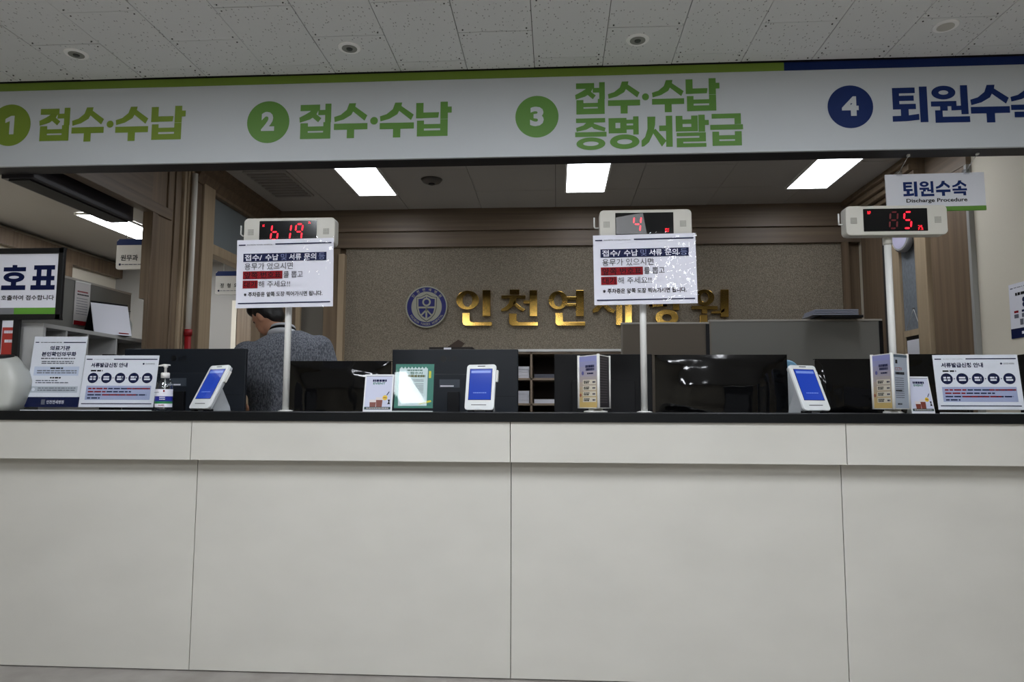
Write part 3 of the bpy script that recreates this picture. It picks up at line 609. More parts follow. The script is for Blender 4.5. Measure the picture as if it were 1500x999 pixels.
# ------------------------------------------------------------------ monitors behind the counter
def monitor(label, x0, x1, ytop, Y, kind, logo=False, seed=0, low=1.0):
    a, b = at(x0, ytop, Y), at(x1, ytop, Y); w = (b.x - a.x) / 2 - .003; zt = a.z; cx = (a.x + b.x) / 2
    t = thing('monitor', label, 'monitor', (cx, Y, 0.74), (0, 0, 0), 'monitors seen from behind'); T = zt - .74; Bz = low - .74
    m = MONB if kind == 'matte' else (BLKPL if kind == 'dark' else FILM)
    B(-w, w, 0, .022, Bz, T).build('back_shell', m, t, 0.005)
    B(-w + .008, w - .008, .022, .026, Bz + .012, T - .008).build('screen', mat('monitor_glass', (10, 12, 16), 0.15), t)
    MB().prism(rrect(-.16, .16, Bz + .03, T - .13, .02), -.01 if kind == 'film' else -.028, 0).build('rear_housing', m, t, 0.004)
    B(-.03, .03, -.012 if kind == 'film' else -.05, -.002 if kind == 'film' else -.02, .01, Bz + .2).build('stand_neck', BLKPL, t, 0.003)
    MB().prism_z(rrect(-.12, .12, -.13, .08, .03), 0, .012).build('stand_base', BLKPL, t)
    if kind == 'matte':
        B(-.075, .03, -.031, -.028, T - .2, T - .158).build('port_plate', mat('port_grey', (62, 70, 80), 0.4), t); B(-.07, -.0, -.0325, -.031, T - .196, T - .189).build('serial_label', PAPER, t)
        B(-w + .01, w - .01, -.0015, 0, T - .245, T - .243).build('shell_seam', BLKPL, t)
        for k in range(3): MB().tube([(-.06 + k * .035, -.04, Bz + .1), (-.05 + k * .02, -.06, Bz + .06), (-.08 + k * .04, -.05, Bz)], .004, 6).build('cable', BLKPL, t)
    if logo:
        lm = mat('logo_dark', (9, 11, 14), 0.3); P = Print(t, -w, 0, 2 * w, T, -.001)
        u = .5 - .05 * 1; c0 = -.06; zc = T - .05
        facey([(.016, .0005), (.016, .0012)], 24).build('logo_disc', lm, t).location = (c0, 0, zc)
        vs, fs = text2d('LG', .02); MB().tri([(c0 + .026 + x * .042, zc - .012 + y * .024) for x, y in vs], fs, -.0015).build('logo', lm, t, fix=False)
    if kind == 'film':                # loose glossy plastic sheet over the back
        mb = MB(); nx, nz = 44, 22; vs = []
        for j in range(nz + 1):
            for i in range(nx + 1):
                u, v = i / nx, j / nz; x = -w - .004 + u * (2 * w + .008); z = Bz + v * (T + .004 - Bz)
                e = min(1, min(u, 1 - u, 1 - v) * 9)
                d = noise.noise(Vector((u * 5 + seed, v * 3, seed * 1.7))) * .003 + noise.noise(Vector((u * 13, v * 4 + seed, 3))) * .0007 + .0025 * max(0, math.sin(v * 7 + u * 2 + seed)) ** 12
                vs.append((x, -.004 - e * (.006 + .014 * max(0, min(1, (.24 - abs(x)) / .08)) ** 2 * (3 - 2 * max(0, min(1, (.24 - abs(x)) / .08))) * max(0, min(1, (.85 - v) / .25))) - e * d, z))
        fs = [(j * (nx + 1) + i, j * (nx + 1) + i + 1, (j + 1) * (nx + 1) + i + 1, (j + 1) * (nx + 1) + i) for j in range(nz) for i in range(nx)]
        mb.add(vs, fs, True); mb.build('plastic_cover', FILM, t, fix=False)
        B(-w - .004, w + .004, -.004, .03, T + .001, T + .004).build('cover_top', FILM, t)
    return t
monitor('dark grey monitor back behind the leftmost white tablet', 182, 362, 511, 3.62, 'matte', True, low=1.0)
monitor('plastic wrapped black monitor to the right of the first notice post', 424, 573, 530, 3.62, 'film', seed=1)
monitor('large dark grey monitor back with a round logo in the middle', 574, 760, 512, 3.64, 'matte', True)
monitor('flat black monitor behind the first three-sided brochure stand', 811, 956, 519, 3.60, 'dark')
monitor('plastic wrapped black monitor with strong glare between the second post and a tablet', 959, 1152, 521, 3.63, 'film', seed=5)
monitor('plastic wrapped black monitor left of the second three-sided brochure stand', 1194, 1300, 527, 3.63, 'film', seed=9)
monitor('plastic wrapped black monitor behind the second event card', 1318, 1420, 520, 3.60, 'film', seed=13)
t = thing('desk_device', 'glossy black device at the extreme right edge behind the landscape notice', 'device', (at(1508, 519, 3.5).x, 3.5, .74)); B(-.04, .06, -.03, .03, 0, .64).build('housing', FILM, t, .006); B(-.03, .05, -.034, -.03, .45, .6).build('front_plate', BLKPL, t)
t = thing('desk_device', 'small black device top peeking over the landscape notice at left', 'device', (-2.2, 3.36, .74)); B(-.04, .04, -.03, .03, 0, .62).build('housing', BLKPL, t, .004); B(-.036, .03, -.034, .034, .62, .636).build('cap', BLKPL, t, .003)

# ------------------------------------------------------------------ the person
SKIN = mat('skin', (196, 146, 118), 0.5, spec=0.3); HAIR = mat('black_hair', (16, 14, 14), 0.45, bump=(120, .4, .004))
KNIT = mat('grey_knit', (142, 146, 154), 0.9, spec=0.15, bump=(150, 1.0, .01), var=((150, 150, 60), (88, 92, 101), 0.38, 0.62))
TROUSER = mat('dark_trousers', (36, 38, 44), 0.85)
def ball(mb, c, r, n=14, mtx=None):
    rings = []
    for k in range(n + 1):
        a = math.pi * k / n; a = min(max(a, .02), math.pi - .02)
        rings.append([Vector((r[0] * math.sin(a) * math.cos(2 * math.pi * i / 20), r[1] * math.sin(a) * math.sin(2 * math.pi * i / 20), -r[2] * math.cos(a))) for i in range(20)])
    if mtx: rings = [[mtx @ p for p in rg] for rg in rings]
    mb.loft([[p + Vector(c) for p in rg] for rg in rings])
def limb(mb, pts):                    # (point, radius) chain
    for (p, r), (q, s) in zip(pts[:-1], pts[1:]): mb.tube([p, q], r, 14, s); ball(mb, q, (s, s, s), 8)
    ball(mb, pts[0][0], (pts[0][1],) * 3, 8)
def melt(mb, name, m, parent, voxel, smooth=6):
    o = mb.build(name, m, None); r = o.modifiers.new('r', 'REMESH'); r.mode = 'VOXEL'; r.voxel_size = voxel; r.use_smooth_shade = True
    s = o.modifiers.new('s', 'SMOOTH'); s.iterations = smooth; s.factor = .5
    bpy.context.view_layer.update()
    me = bpy.data.meshes.new_from_object(o.evaluated_get(bpy.context.evaluated_depsgraph_get())); old = o.data
    o.modifiers.clear(); o.data = me; bpy.data.meshes.remove(old); me.name = name
    if not me.materials: me.materials.append(m)
    me.polygons.foreach_set('use_smooth', [True] * len(me.polygons)); me.update()
    o.parent = parent; return o
PY = 4.10
pers = thing('person', 'person in a grey knitted jumper seen from behind, head bowed to the left', 'person', (-1.625, PY, 0), (0, 0, rad(22)))
# local frame: back towards -y, facing +y; x to the right hand
def torso(g):
    rings = []
    for z, hx, hy, dy in ((.92, .165, .115, -.0), (1.0, .16, .115, .0), (1.1, .165, .12, .01), (1.2, .18, .125, .02), (1.32, .205, .13, .03), (1.41, .222, .128, .045), (1.47, .215, .118, .06), (1.515, .18, .105, .075), (1.55, .125, .085, .09), (1.575, .075, .062, .10)):
        rings.append([Vector(((hx + g) * (abs(math.cos(a)) ** .8) * (1 if math.cos(a) > 0 else -1), (hy + g) * (abs(math.sin(a)) ** .8) * (1 if math.sin(a) > 0 else -1) + dy, z + .13 * max(0, z - 1.2) / .3 * (hx + g) * math.cos(a))) for a in [2 * math.pi * i / 28 for i in range(28)]])
    return rings
ARM_L = [((-.205, .06, 1.425), .068), ((-.275, .03, 1.30), .058), ((-.285, .05, 1.16), .05), ((-.24, .26, 1.12), .04)]
ARM_R = [((.205, .06, 1.475), .068), ((.27, .04, 1.30), .058), ((.275, .06, 1.17), .05), ((.20, .27, 1.14), .04)]
body = MB(); body.loft(torso(0))
limb(body, [((0, .09, 1.52), .058), ((-.065, .12, 1.61), .056)])
hm = Euler((rad(-28), rad(-8), rad(48))).to_matrix()
hc = Vector((-.105, .15, 1.685))
ball(body, hc, (.076, .094, .112), 16, hm)
ball(body, hc + hm @ Vector((0, .045, -.055)), (.056, .052, .062), 12, hm)        # jaw
ball(body, hc + hm @ Vector((0, .1, -.018)), (.013, .018, .024), 8, hm)            # nose
for s in (-1, 1):
    ball(body, hc + hm @ Vector((s * .076, -.004, -.012)), (.012, .022, .034), 10, hm)  # ears
    ball(body, hc + hm @ Vector((s * .03, .082, .012)), (.016, .012, .010), 8, hm)      # brows
ball(body, hc + hm @ Vector((0, .092, -.062)), (.024, .010, .008), 8, hm)          # lips
for arm, s in ((ARM_L, -1), (ARM_R, 1)):
    limb(body, arm); w = Vector(arm[-1][0]); d = (w - Vector(arm[-2][0])).normalized(); sd = Vector((d.y, -d.x, 0)).normalized()
    limb(body, [(w, .032), (w + d * .06, .034)]); ball(body, w + d * .06, (.04, .045, .018), 10)
    for k in range(4):
        b0 = w + d * .09 + sd * (-.03 + k * .02); L = (.072, .082, .078, .062)[k if s < 0 else 3 - k]
        limb(body, [(b0, .0095), (b0 + d * L * .55 + Vector((0, 0, -.006)), .009), (b0 + d * L * .9 + Vector((0, 0, -.03)), .0075)])
    b0 = w + d * .03 - sd * s * -.035
    limb(body, [(b0, .012), (b0 + d * .035 - sd * s * -.022, .0105), (b0 + d * .065 - sd * s * -.028, .009)])
for s in (-1, 1): limb(body, [((s * .09, .0, .93), .09), ((s * .1, .03, .52), .062), ((s * .1, .0, .10), .045), ((s * .105, .0, .05), .045), ((s * .11, .14, .035), .035)])
melt(body, 'body', SKIN, pers, .0065, 4)
for sd_ in (-1, 1):
    ey = MB(); ball(ey, hc + hm @ Vector((sd_ * .03, .083, -.002)), (.011, .009, .007), 8, hm); ey.build('eye', BLACK, pers)
kn = MB(); kn.loft(torso(.018)); 
for arm in (ARM_L, ARM_R):
    c = [(p, r + .02) for p, r in arm]; e = Vector(c[2][0]).lerp(Vector(c[3][0]), .28); limb(kn, c[:3] + [(tuple(e), .062)])
melt(kn, 'jumper', KNIT, pers, .012, 5)
tr = MB(); ball(tr, (0, 0, .93), (.178, .13, .09))
for s in (-1, 1): limb(tr, [((s * .09, .0, .93), .105), ((s * .1, .03, .52), .08), ((s * .1, .0, .10), .068)])
melt(tr, 'trousers', TROUSER, pers, .014, 5)
for s in (-1, 1):
    sh_ = MB(); limb(sh_, [((s * .105, -.03, .05), .048), ((s * .11, .16, .038), .037)]); melt(sh_, 'shoe', BLKPL, pers, .01, 2)
hr = MB(); ball(hr, hc + hm @ Vector((0, -.02, .026)), (.087, .094, .105), 14, hm); ball(hr, hc + hm @ Vector((0, .055, .068)), (.07, .052, .05), 12, hm); ball(hr, hc + hm @ Vector((0, -.058, -.03)), (.066, .042, .062), 10, hm)
melt(hr, 'hair', HAIR, pers, .008, 3)
def collar(r0, r1, z0, z1, name, m, tilt=.5):
    mb = MB(); n = 32; rg = []
    for r, z in ((r0, z0), (r1, z1), (r1 - .006, z1), (r0 - .006, z0)):
        rg.append([Vector((r * math.cos(2 * math.pi * i / n) * 1.05 - .01, .095 + r * math.sin(2 * math.pi * i / n), z + tilt * -.12 * math.sin(2 * math.pi * i / n) * .4)) for i in range(n)])
    mb.loft(rg); mb.build(name, m, pers)
collar(.092, .082, 1.54, 1.572, 'collar', mat('collar_white', (190, 192, 198), 0.8)); collar(.081, .075, 1.572, 1.588, 'collar_stripe', BLACK); collar(.0745, .07, 1.588, 1.603, 'collar_edge', mat('collar_white', (190, 192, 198)))

# ------------------------------------------------------------------ number displays on poles
SEG = {'6': 'bcdefg'.replace('b', ''), 'b': 'cdefg', '1': 'bc', '9': 'abcfg', '4': 'bcfg', '8': 'abcdefg', '0': 'abcdef', '5': 'acdfg'}
def seven(mb, ch, x, z, w, h, y, t=.007, sl=.1):
    k = {'a': ((0, h), (w, h)), 'b': ((w, h), (w, h / 2)), 'c': ((w, h / 2), (w, 0)), 'd': ((0, 0), (w, 0)), 'e': ((0, 0), (0, h / 2)), 'f': ((0, h / 2), (0, h)), 'g': ((0, h / 2), (w, h / 2))}
    for s in SEG[ch]:
        (x0, z0), (x1, z1) = k[s]; g = t * .62
        if z0 == z1: p = [(x0 + g, z0), (x0 + g + t / 2, z0 + t / 2), (x1 - g - t / 2, z0 + t / 2), (x1 - g, z0), (x1 - g - t / 2, z0 - t / 2), (x0 + g + t / 2, z0 - t / 2)]
        else:
            a, b = min(z0, z1), max(z0, z1); p = [(x0, a + g), (x0 + t / 2, a + g + t / 2), (x0 + t / 2, b - g - t / 2), (x0, b - g), (x0 - t / 2, b - g - t / 2), (x0 - t / 2, a + g + t / 2)]
        mb.flat([(x + q[0] + sl * q[1], z + q[1]) for q in p], y)
YD = 3.03
def display(label, x0, x1, ytop, xb, digits, dim=(), marks=()):
    a, b = at(x0, ytop, YD), at(x1, ytop, YD); w = b.x - a.x; h = .128; cx = (a.x + b.x) / 2; zb = a.z - h; pb = at(xb, 604, 3.085).x
    tilt = rad(.9); t = thing('number_display', label, 'display', (pb, 3.085, 1.10), (0, 0, 0), 'queue number displays on white posts')
    ox, oz, oy = cx - pb, zb - 1.10, YD - 3.085
    hs = MB().prism(rrect(ox - w/2 + .006, ox + w/2, oz, oz + h, .02), oy, oy + .055).build('housing', GREYW, t, 0.004)
    wn = MB().prism(rrect(ox - w * .315, ox + w * .305, oz + .016, oz + h - .014, .002), oy - .002, oy + .004).build('display_window', mat('display_black', (6, 7, 10), 0.12, spec=0.5), t)
    for s in (-1, 1):
        g = MB(); cxg = ox + s * w * .408
        for i in range(5):
            for j in range(5): g.box(cxg - .0135 + i * .0056, cxg - .0135 + i * .0056 + .0036, oy - .001, oy + .002, oz + h * .5 - .0135 + j * .0056, oz + h * .5 - .0135 + j * .0056 + .0036)
        g.build('speaker_grille', mat('grille_grey', (128, 127, 118), 0.6), hs)
    mb = MB(); md = MB()
    for ch, u in digits: seven(mb, ch, ox - w * .315 + u * w * .62, oz + .028, .03, .07, oy - .0028)
    for ch, u in dim: seven(md, ch, ox - w * .315 + u * w * .62, oz + .028, .03, .07, oy - .0028)
    rn = random.Random(3)
    for u, v, n in marks:
        for i in range(n):
            for j in range(n):
                if rn.random() < .65: mb.disc(ox - w * .315 + u * w * .62 + i * .0035, oz + .016 + v * .098 + j * .0035, .0014, .0014, oy - .0028, 8)
    if mb.v: mb.build('lit_digits', LED, wn, fix=False)
    if md.v: md.build('dim_digits', LEDDIM, wn, fix=False)
    MB().tube([(ox - w/2 + .004, oy + .03, oz + .055), (ox - w/2 - .012, oy + .03, oz + .055), (ox - w/2 - .016, oy + .02, oz + .06), (ox - w/2 - .016, oy + .02, oz + .1)], .0035, 8).build('antenna', WHITE, t)
    MB().tube([(0, 0, .006), (0, 0, oz + .002)], .0145, 18).build('post', WHITE, t)
    MB().lathe([(.019, oz - .03), (.019, oz)], 18).build('collar', GREYW, t)
    MB().lathe([(.033, 0), (.033, .003), (.022, .006)], 28).build('base_plate', WHITE, t)
    return t, ox, oz, oy, w, h
D1 = display('red queue number display reading 619 above the left paper notice', 356, 491, 320, 418, [('b', .2), ('1', .42), ('9', .62)], (), [(.06, .75, 3), (.86, .86, 3), (.9, .05, 3)])
D2 = display('red queue number display reading 4 above the middle paper notice', 876, 1013, 308, 944, [('4', .3)], (), [(.86, .12, 5)])
D3 = display('red queue number display reading 5 in front of the discharge sign', 1236, 1387, 302, 1312, [('5', .62)], [('8', .4)], [(.07, .78, 4), (.85, .05, 6)])
# film stuck over the left half of the second display
t, ox, oz, oy, w, h = D2
MB().flat([(ox - w * .31, oz + .02), (ox + w * .02, oz + .018), (ox - w * .02, oz + h - .016), (ox - w * .1, oz + h - .02), (ox - w * .31, oz + h - .035)], oy - .006).build('reflective_film', clear('cloudy_film', (.85, .88, .95), .2, .3), t, fix=False)

# paper notices taped to the displays
def notice(label, x0, y0, x1, y1, xr, D):
    YN = YD - .012; a = at(x0, y0, YN); b = at(x1, y0, YN); c = at(x0, y1, YN); w = b.x - a.x; h = a.z - c.z
    t = thing('paper_notice', label, 'notice', (a.x, YN, c.z), (0, rad(-.8), 0), 'laminated paper notices on the display posts')
    # slightly buckled laminated sheet
    nx, nz = 24, 16; vs = []; fs = []
    for j in range(nz + 1):
        for i in range(nx + 1): vs.append((w * i / nx, .0005 + .0012 * noise.noise(Vector((i * .35 + xr, j * .4, 2))), h * j / nz))
    fs = [(j * (nx + 1) + i, j * (nx + 1) + i + 1, (j + 1) * (nx + 1) + i + 1, (j + 1) * (nx + 1) + i) for j in range(nz) for i in range(nx)]
    mb = MB(); mb.add(vs, fs, True); sh = mb.build('sheet', PAPER, t, fix=False)
    mb = MB(); mb.add([(x, y + .003, z) for x, y, z in vs], fs, True); mb.build('backing_sheet', PAPER, t, fix=False)
    P = Print(t, 0, 0, w, h, -.0015)
    P.rect(.02, .068, .09, .085, NAVY); P.rect(.4, .062, .98, .08, NAVY); P.text('INCHEON YONSEI HOSPITAL', .105, .068, .37, .082, BLACK)
    P.rect(.07, .205, .93, .325, NAVY, l=0)
    for s, u0, u1 in (('접수/', .085, .265), ('수납', .30, .435), ('서류', .545, .67), ('문의', .70, .825)): P.text(s, u0, .218, u1, .312, PAPER, .018)
    for s, u0, u1 in (('및', .46, .52), ('등', .85, .915)): P.text(s, u0, .218, u1, .312, mat('thin_print', (120, 130, 170), .6))
    DG = mat('dark_grey_print', (58, 58, 64), .6)
    P.text('용무가 있으시면', .085, .345, .585, .445, DG)
    P.rect(.07, .465, .48, .58, RED); P.text('앞쪽 번호표', .085, .478, .465, .57, BLACK, .012); P.text('를 뽑고', .49, .475, .69, .57, DG)
    P.rect(.07, .6, .225, .715, RED); P.text('대기', .085, .612, .21, .705, BLACK, .012); P.text('해 주세요!!', .235, .61, .56, .705, DG)
    P.text('※ 주차증은 앞쪽 도장 찍어가시면 됩니다.', .085, .77, .895, .84, BLACK, .015)
    P.rect(.025, .925, .975, .942, NAVY); P.done()
    # clear wrap with creases
    vs2 = []
    for j in range(nz * 2 + 1):
        for i in range(nx * 2 + 1):
            u, v = i / nx / 2, j / nz / 2
            cr = abs(noise.noise(Vector((u * 9 + xr, v * 4, 7)))) ; d = .004 * noise.noise(Vector((u * 22 + xr, v * 12, 1))) * (1 if u > .55 else .4) + .002 * cr
            vs2.append((-.004 + (w + .008) * u, -.005 - d * .6, -.004 + (h + .012) * v))
    n2, m2 = nx * 2, nz * 2; mb = MB(); mb.add(vs2, [(j * (n2 + 1) + i, j * (n2 + 1) + i + 1, (j + 1) * (n2 + 1) + i + 1, (j + 1) * (n2 + 1) + i) for j in range(m2) for i in range(n2)], True)
    mb.build('plastic_wrap', clear('clear_wrap', (.98, .98, .99), .028, .07), t, fix=False)
notice('white paper notice with red and navy bands on the left display post', 349, 352, 490, 451.5, 1.3, D1)
notice('white paper notice with red and navy bands on the middle display post', 870, 345, 1020, 447, 8.1, D2)

# hanging discharge sign
YH = 3.105
a, b, c = at(1297, 256, YH), at(1442, 256, YH), at(1297, 311, YH); w = b.x - a.x; h = a.z - c.z
t = thing('hanging_sign', 'white discharge procedure sign with a green lower edge hung on wires', 'sign', (a.x, YH, c.z), (0, rad(-.6), 0))
B(0, w, 0, .006, .02, h).build('board', mat('sign_board_white', (206, 208, 214), .45), t); B(0, w, -.0005, .0065, 0, .02).build('green_edge', GREEN_T, t)
g = MB(); 
for k, ch in enumerate('퇴원수속'): glyph(g, ch, w * (.175 + k * .166), w * (.318 + k * .166), h * .40, h * .79, -.001)
g.build('lettering', SNAVY, t, fix=False)
P = Print(t, 0, 0, w, h, 0); P.text('Discharge Procedure', .2, .66, .815, .79, BLACK, .025, 'english_lettering'); P.done()
for u in (.14, .82):
    MB().tube([(u * w, .003, h + .004), (u * w + .002, -.09, 2.197 - c.z)], .0012, 6).build('wire', STEEL, t)
    B(u * w - .012, u * w + .012, -.004, .01, h - .008, h + .014).build('clip', clear('clear_clip', (.9, .92, .95), .25), t)
    B(u * w - .005, u * w + .005, -.096, -.084, 2.19 - c.z, 2.2 - c.z).build('hook', WHITE, t)

# ------------------------------------------------------------------ things standing on the counter
ZT = 1.10
def frame_on_counter(x0, x1, ytop, Y):
    a, b = at(x0, ytop, Y), at(x1, ytop, Y); return (a.x + b.x) / 2, b.x - a.x, a.z - ZT
# ticket machine
k0 = at(-32, 600, 3.02).x
t = thing('ticket_machine', 'white rounded ticket machine with a black top at the left end of the counter', 'ticket machine', (k0, 3.02, ZT))
def sup(hx, hy, z, dy=0, n=32, e=.55, tilt=0):
    out = []
    for i in range(n):
        a = 2 * math.pi * i / n; cx, sy = math.cos(a), math.sin(a)
        x = hx * (abs(cx) ** e) * (1 if cx > 0 else -1); y = hy * (abs(sy) ** e) * (1 if sy > 0 else -1) + dy
        out.append(Vector((x, y, z + tilt * y)))
    return out
sx = .00318
MB().loft([sup(57 * sx, .068, .0, e=.4), sup(61 * sx, .072, .03, e=.4), sup(67 * sx, .074, .1, e=.42), sup(67.5 * sx, .074, .135, e=.42), sup(63 * sx, .072, .175, 0, e=.42), sup(54 * sx, .066, .215, 0, tilt=.1), sup(46 * sx, .062, .238, 0, tilt=.2)]).build('body', mat('machine_white', (184, 186, 180), .35), t)
MB().loft([sup(42 * sx, .057, .232, 0, tilt=.2), sup(42 * sx, .057, .246, 0, tilt=.2)]).build('top_panel', BLKPL, t)
MB().loft([sup(12 * sx, .02, .245, -.01, tilt=.2), sup(12 * sx, .02, .25, -.01, tilt=.2)]).build('ticket_slot', WHITE, t)
B(-.15, .15, -.06, .06, -.0, .004).build('foot', BLKPL, t)
# black framed queue sign behind the machine
YF = 3.115; a, b, c = at(95, 363, YF), at(-56, 363, YF), at(90, 468, YF); w = a.x - b.x; h = a.z - c.z; z0 = c.z - ZT
t = thing('framed_queue_sign', 'black framed queue ticket sign on a stand at the left edge', 'sign', (a.x - w / 2, YF, ZT))
FRB = mat('frame_black', (18, 19, 22), .3)
lean = rad(-3)
MB().box(-w/2, w/2, -.004, .014, z0, z0 + .026).box(-w/2, w/2, -.004, .014, z0 + h - .026, z0 + h).box(-w/2, -w/2 + .026, -.004, .014, z0, z0 + h).box(w/2 - .026, w/2, -.004, .014, z0, z0 + h).build('frame', FRB, t, .002)
B(-w/2 + .02, w/2 - .02, .004, .01, z0 + .02, z0 + h - .02).build('board', PAPER, t)
g = MB(); f0 = lambda px: at(px, 410, YF).x - (a.x - w / 2); fz = lambda py: at(60, py, YF).z - ZT
for ch, q0, q1 in (('번', -43, -7), ('호', 2, 37), ('표', 45, 80)): glyph(g, ch, f0(q0), f0(q1), fz(424), fz(388), .003)
g.build('lettering', NAVY, t, fix=False)
wi, hi = w - .052, h - .052
P = Print(t, -w/2 + .026, z0 + .026, wi, hi, .004); vtx = lambda py: (z0 + .026 + hi - fz(py)) / hi
P.text('대로 호출하여 접수합니다', (f0(-16) + wi/2) / wi, vtx(432), (f0(80) + wi/2) / wi, vtx(439.5), BLACK, .02)
P.rect(0, vtx(450.5), 1, 1, mat('grey_band', (120, 122, 126), .6), l=0); P.rect(.55, vtx(450.5), 1, 1, mat('green_band', (92, 150, 50), .5), l=1); P.done()
xr = at(27, 500, YF).x - (a.x - w / 2); x_l = -xr - .1
MB().box(xr - .03, xr, -.002, .012, 0, z0 + .002).box(-xr, -xr + .03, -.002, .012, 0, z0 + .002).build('stand_posts', FRB, t)
B(-xr - .01, xr + .01, -.012, .02, 0, .006).build('stand_foot', FRB, t)
lp = B(-xr + .03, xr - .03, .003, .008, .15, z0 - .003).build('lower_poster', PAPER, t)
P = Print(t, -xr + .03, .15, 2 * xr - .06, z0 - .153, .003)
P.rect(.05, .12, .97, .6, mat('poster_red', (168, 52, 44), .5)); P.bars(.2, .94, .2, .05, PAPER, 'headline'); P.bars(.3, .94, .36, .05, PAPER, 'headline'); P.rect(.05, .62, .97, .7, mat('poster_pink', (196, 150, 140), .5))
P.poly([(.5, .75), (.9, .7), (.97, .84), (.6, .95)], mat('poster_yellow', (222, 186, 60), .5)); P.poly([(.82, .86), (.98, .8), (.98, .99), (.8, .99)], SNAVY, l=1); P.done()

def acrylic(name, label, x0, x1, ytop, Y, lean, yaw, cat='notice', group='clear acrylic notice stands on the counter', gap=.012, t_=.004, paper=PAPER):
    cx, w, H = frame_on_counter(x0, x1, ytop, Y)
    t = thing(name, label, cat, (cx, Y, ZT), (0, 0, rad(yaw)), group); h = (H - gap) / math.cos(rad(lean))
    B(-w/2, w/2, -.02, .075, 0, .004).build('base', ACR, t, .001)
    MB().box(-w/2, w/2, -.0215, -.0195, 0, .0045).build('base_edge', mat('acrylic_edge', (196, 202, 202), .3), t)
    e = bpy.data.objects.new('board', None)
    bd = B(-w/2 + .004, w/2 - .004, -.001, .0, .004, h - .003).build('sheet', paper, t); bd.location = (0, 0, gap); bd.rotation_euler = (rad(-lean), 0, 0)
    MB().box(-w/2, w/2, -.0035, -.0025, 0, h).build('acrylic_pane', ACR, bd)
    return t, bd, w - .008, h - .007
t, bd, w, h = acrylic('acrylic_notice', 'portrait acrylic notice with a navy foot band beside the ticket machine', 43, 121, 491, 3.06, 7, 3)
P = Print(bd, -w/2, .004, w, h, -.001)
P.rect(.03, .078, .1, .09, NAVY); P.rect(.56, .078, .98, .092, NAVY); P.bars(.13, .53, .085, .01, GREYP)
P.text('의료기관', .32, .135, .70, .2, NAVY, .032); P.text('본인확인의무화', .18, .22, .83, .285, NAVY, .034); P.bars(.18, .82, .315, .016, GREYP)
for v in (.36, .385): P.bars(.2, .8, v, .014, GREYP)
P.rect(.08, .43, .92, .56, mat('pale_blue_print', (196, 204, 226), .6)); P.bars(.38, .62, .455, .02, BLACK); P.bars(.14, .88, .49, .014, GREYP); P.bars(.14, .88, .52, .014, GREYP)
P.bars(.4, .6, .59, .02, BLACK); P.bars(.14, .55, .63, .014, GREYP); P.bars(.14, .75, .66, .014, GREYP)
P.rect(.06, .71, .94, .8, mat('pale_grey_print', (184, 190, 200), .6)); P.disc(.12, .755, .03, PAPER, l=1); P.bars(.2, .9, .735, .012, GREYP); P.bars(.2, .9, .765, .012, GREYP)
P.rect(0, .86, 1, 1, NAVY); P.rect(.3, .895, .37, .965, GREYP, 'logo', 1); P.text('인천연세병원', .4, .905, .72, .955, PAPER, .015); P.done()
def procedure_card(label, x0, x1, ytop, Y, yaw):
    t, bd, w, h = acrylic('acrylic_notice', label, x0, x1, ytop, Y, 8, yaw); P = Print(bd, -w/2, .004, w, h, -.001)
    P.rect(.02, .068, .1, .088, NAVY); P.rect(.39, .066, .98, .086, NAVY); P.text('INCHEON YONSEI HOSPITAL', .12, .072, .36, .084, GREYP)
    P.text('서류발급신청 안내', .09, .145, .585, .235, NAVY, .034); P.bars(.1, .26, .3, .03, BLACK); P.disc(.8, .165, .013, NAVY); P.text('인천연세병원', .825, .15, .95, .18, BLACK)
    for k in range(5):
        u = .14 + k * .183; P.disc(u, .44, .071, NAVY, l=0); P.bars(u - .04, u + .04, .42, .03, PAPER, 'circle_print', k); P.bars(u - .04, u + .04, .465, .03, PAPER, 'circle_print', k + 9)
        if k < 4: P.poly([(u + .083, .425), (u + .1, .44), (u + .083, .455)], NAVY)
    P.rect(.07, .59, .94, .86, mat('periwinkle_print', (164, 172, 206), .6))
    for k, (v, e) in enumerate(((.645, .93), (.705, .68), (.765, .89), (.825, .27))):
        P.bars(.1, e, v, .024, (NAVY), 'fine_print', k)
        if k < 3: P.bars(.1 + .2 * (k == 2), min(.35 + .4 * (k == 2), e), v, .026, RED, 'red_print', k, 2)
        if k == 0: P.bars(.62, .93, v, .026, RED, 'red_print', 4, 2)
    P.rect(.03, .925, .97, .942, NAVY); P.done()
procedure_card('landscape acrylic notice with five navy circles left of the hand sanitizer', 120, 228, 519, 3.05, 3)
procedure_card('landscape acrylic notice with five navy circles at the right end of the counter', 1371, 1495, 518, 3.06, -4)
# hand sanitizer
p = at(239.5, 606, 2.99)
pump_bottle('sanitizer_bottle', 'clear pump bottle of hand sanitizer with white, blue and green label', (p.x, 2.99, ZT), .95, clear('clear_pet', (.72, .77, .78), .16, .05), WHITE, True)
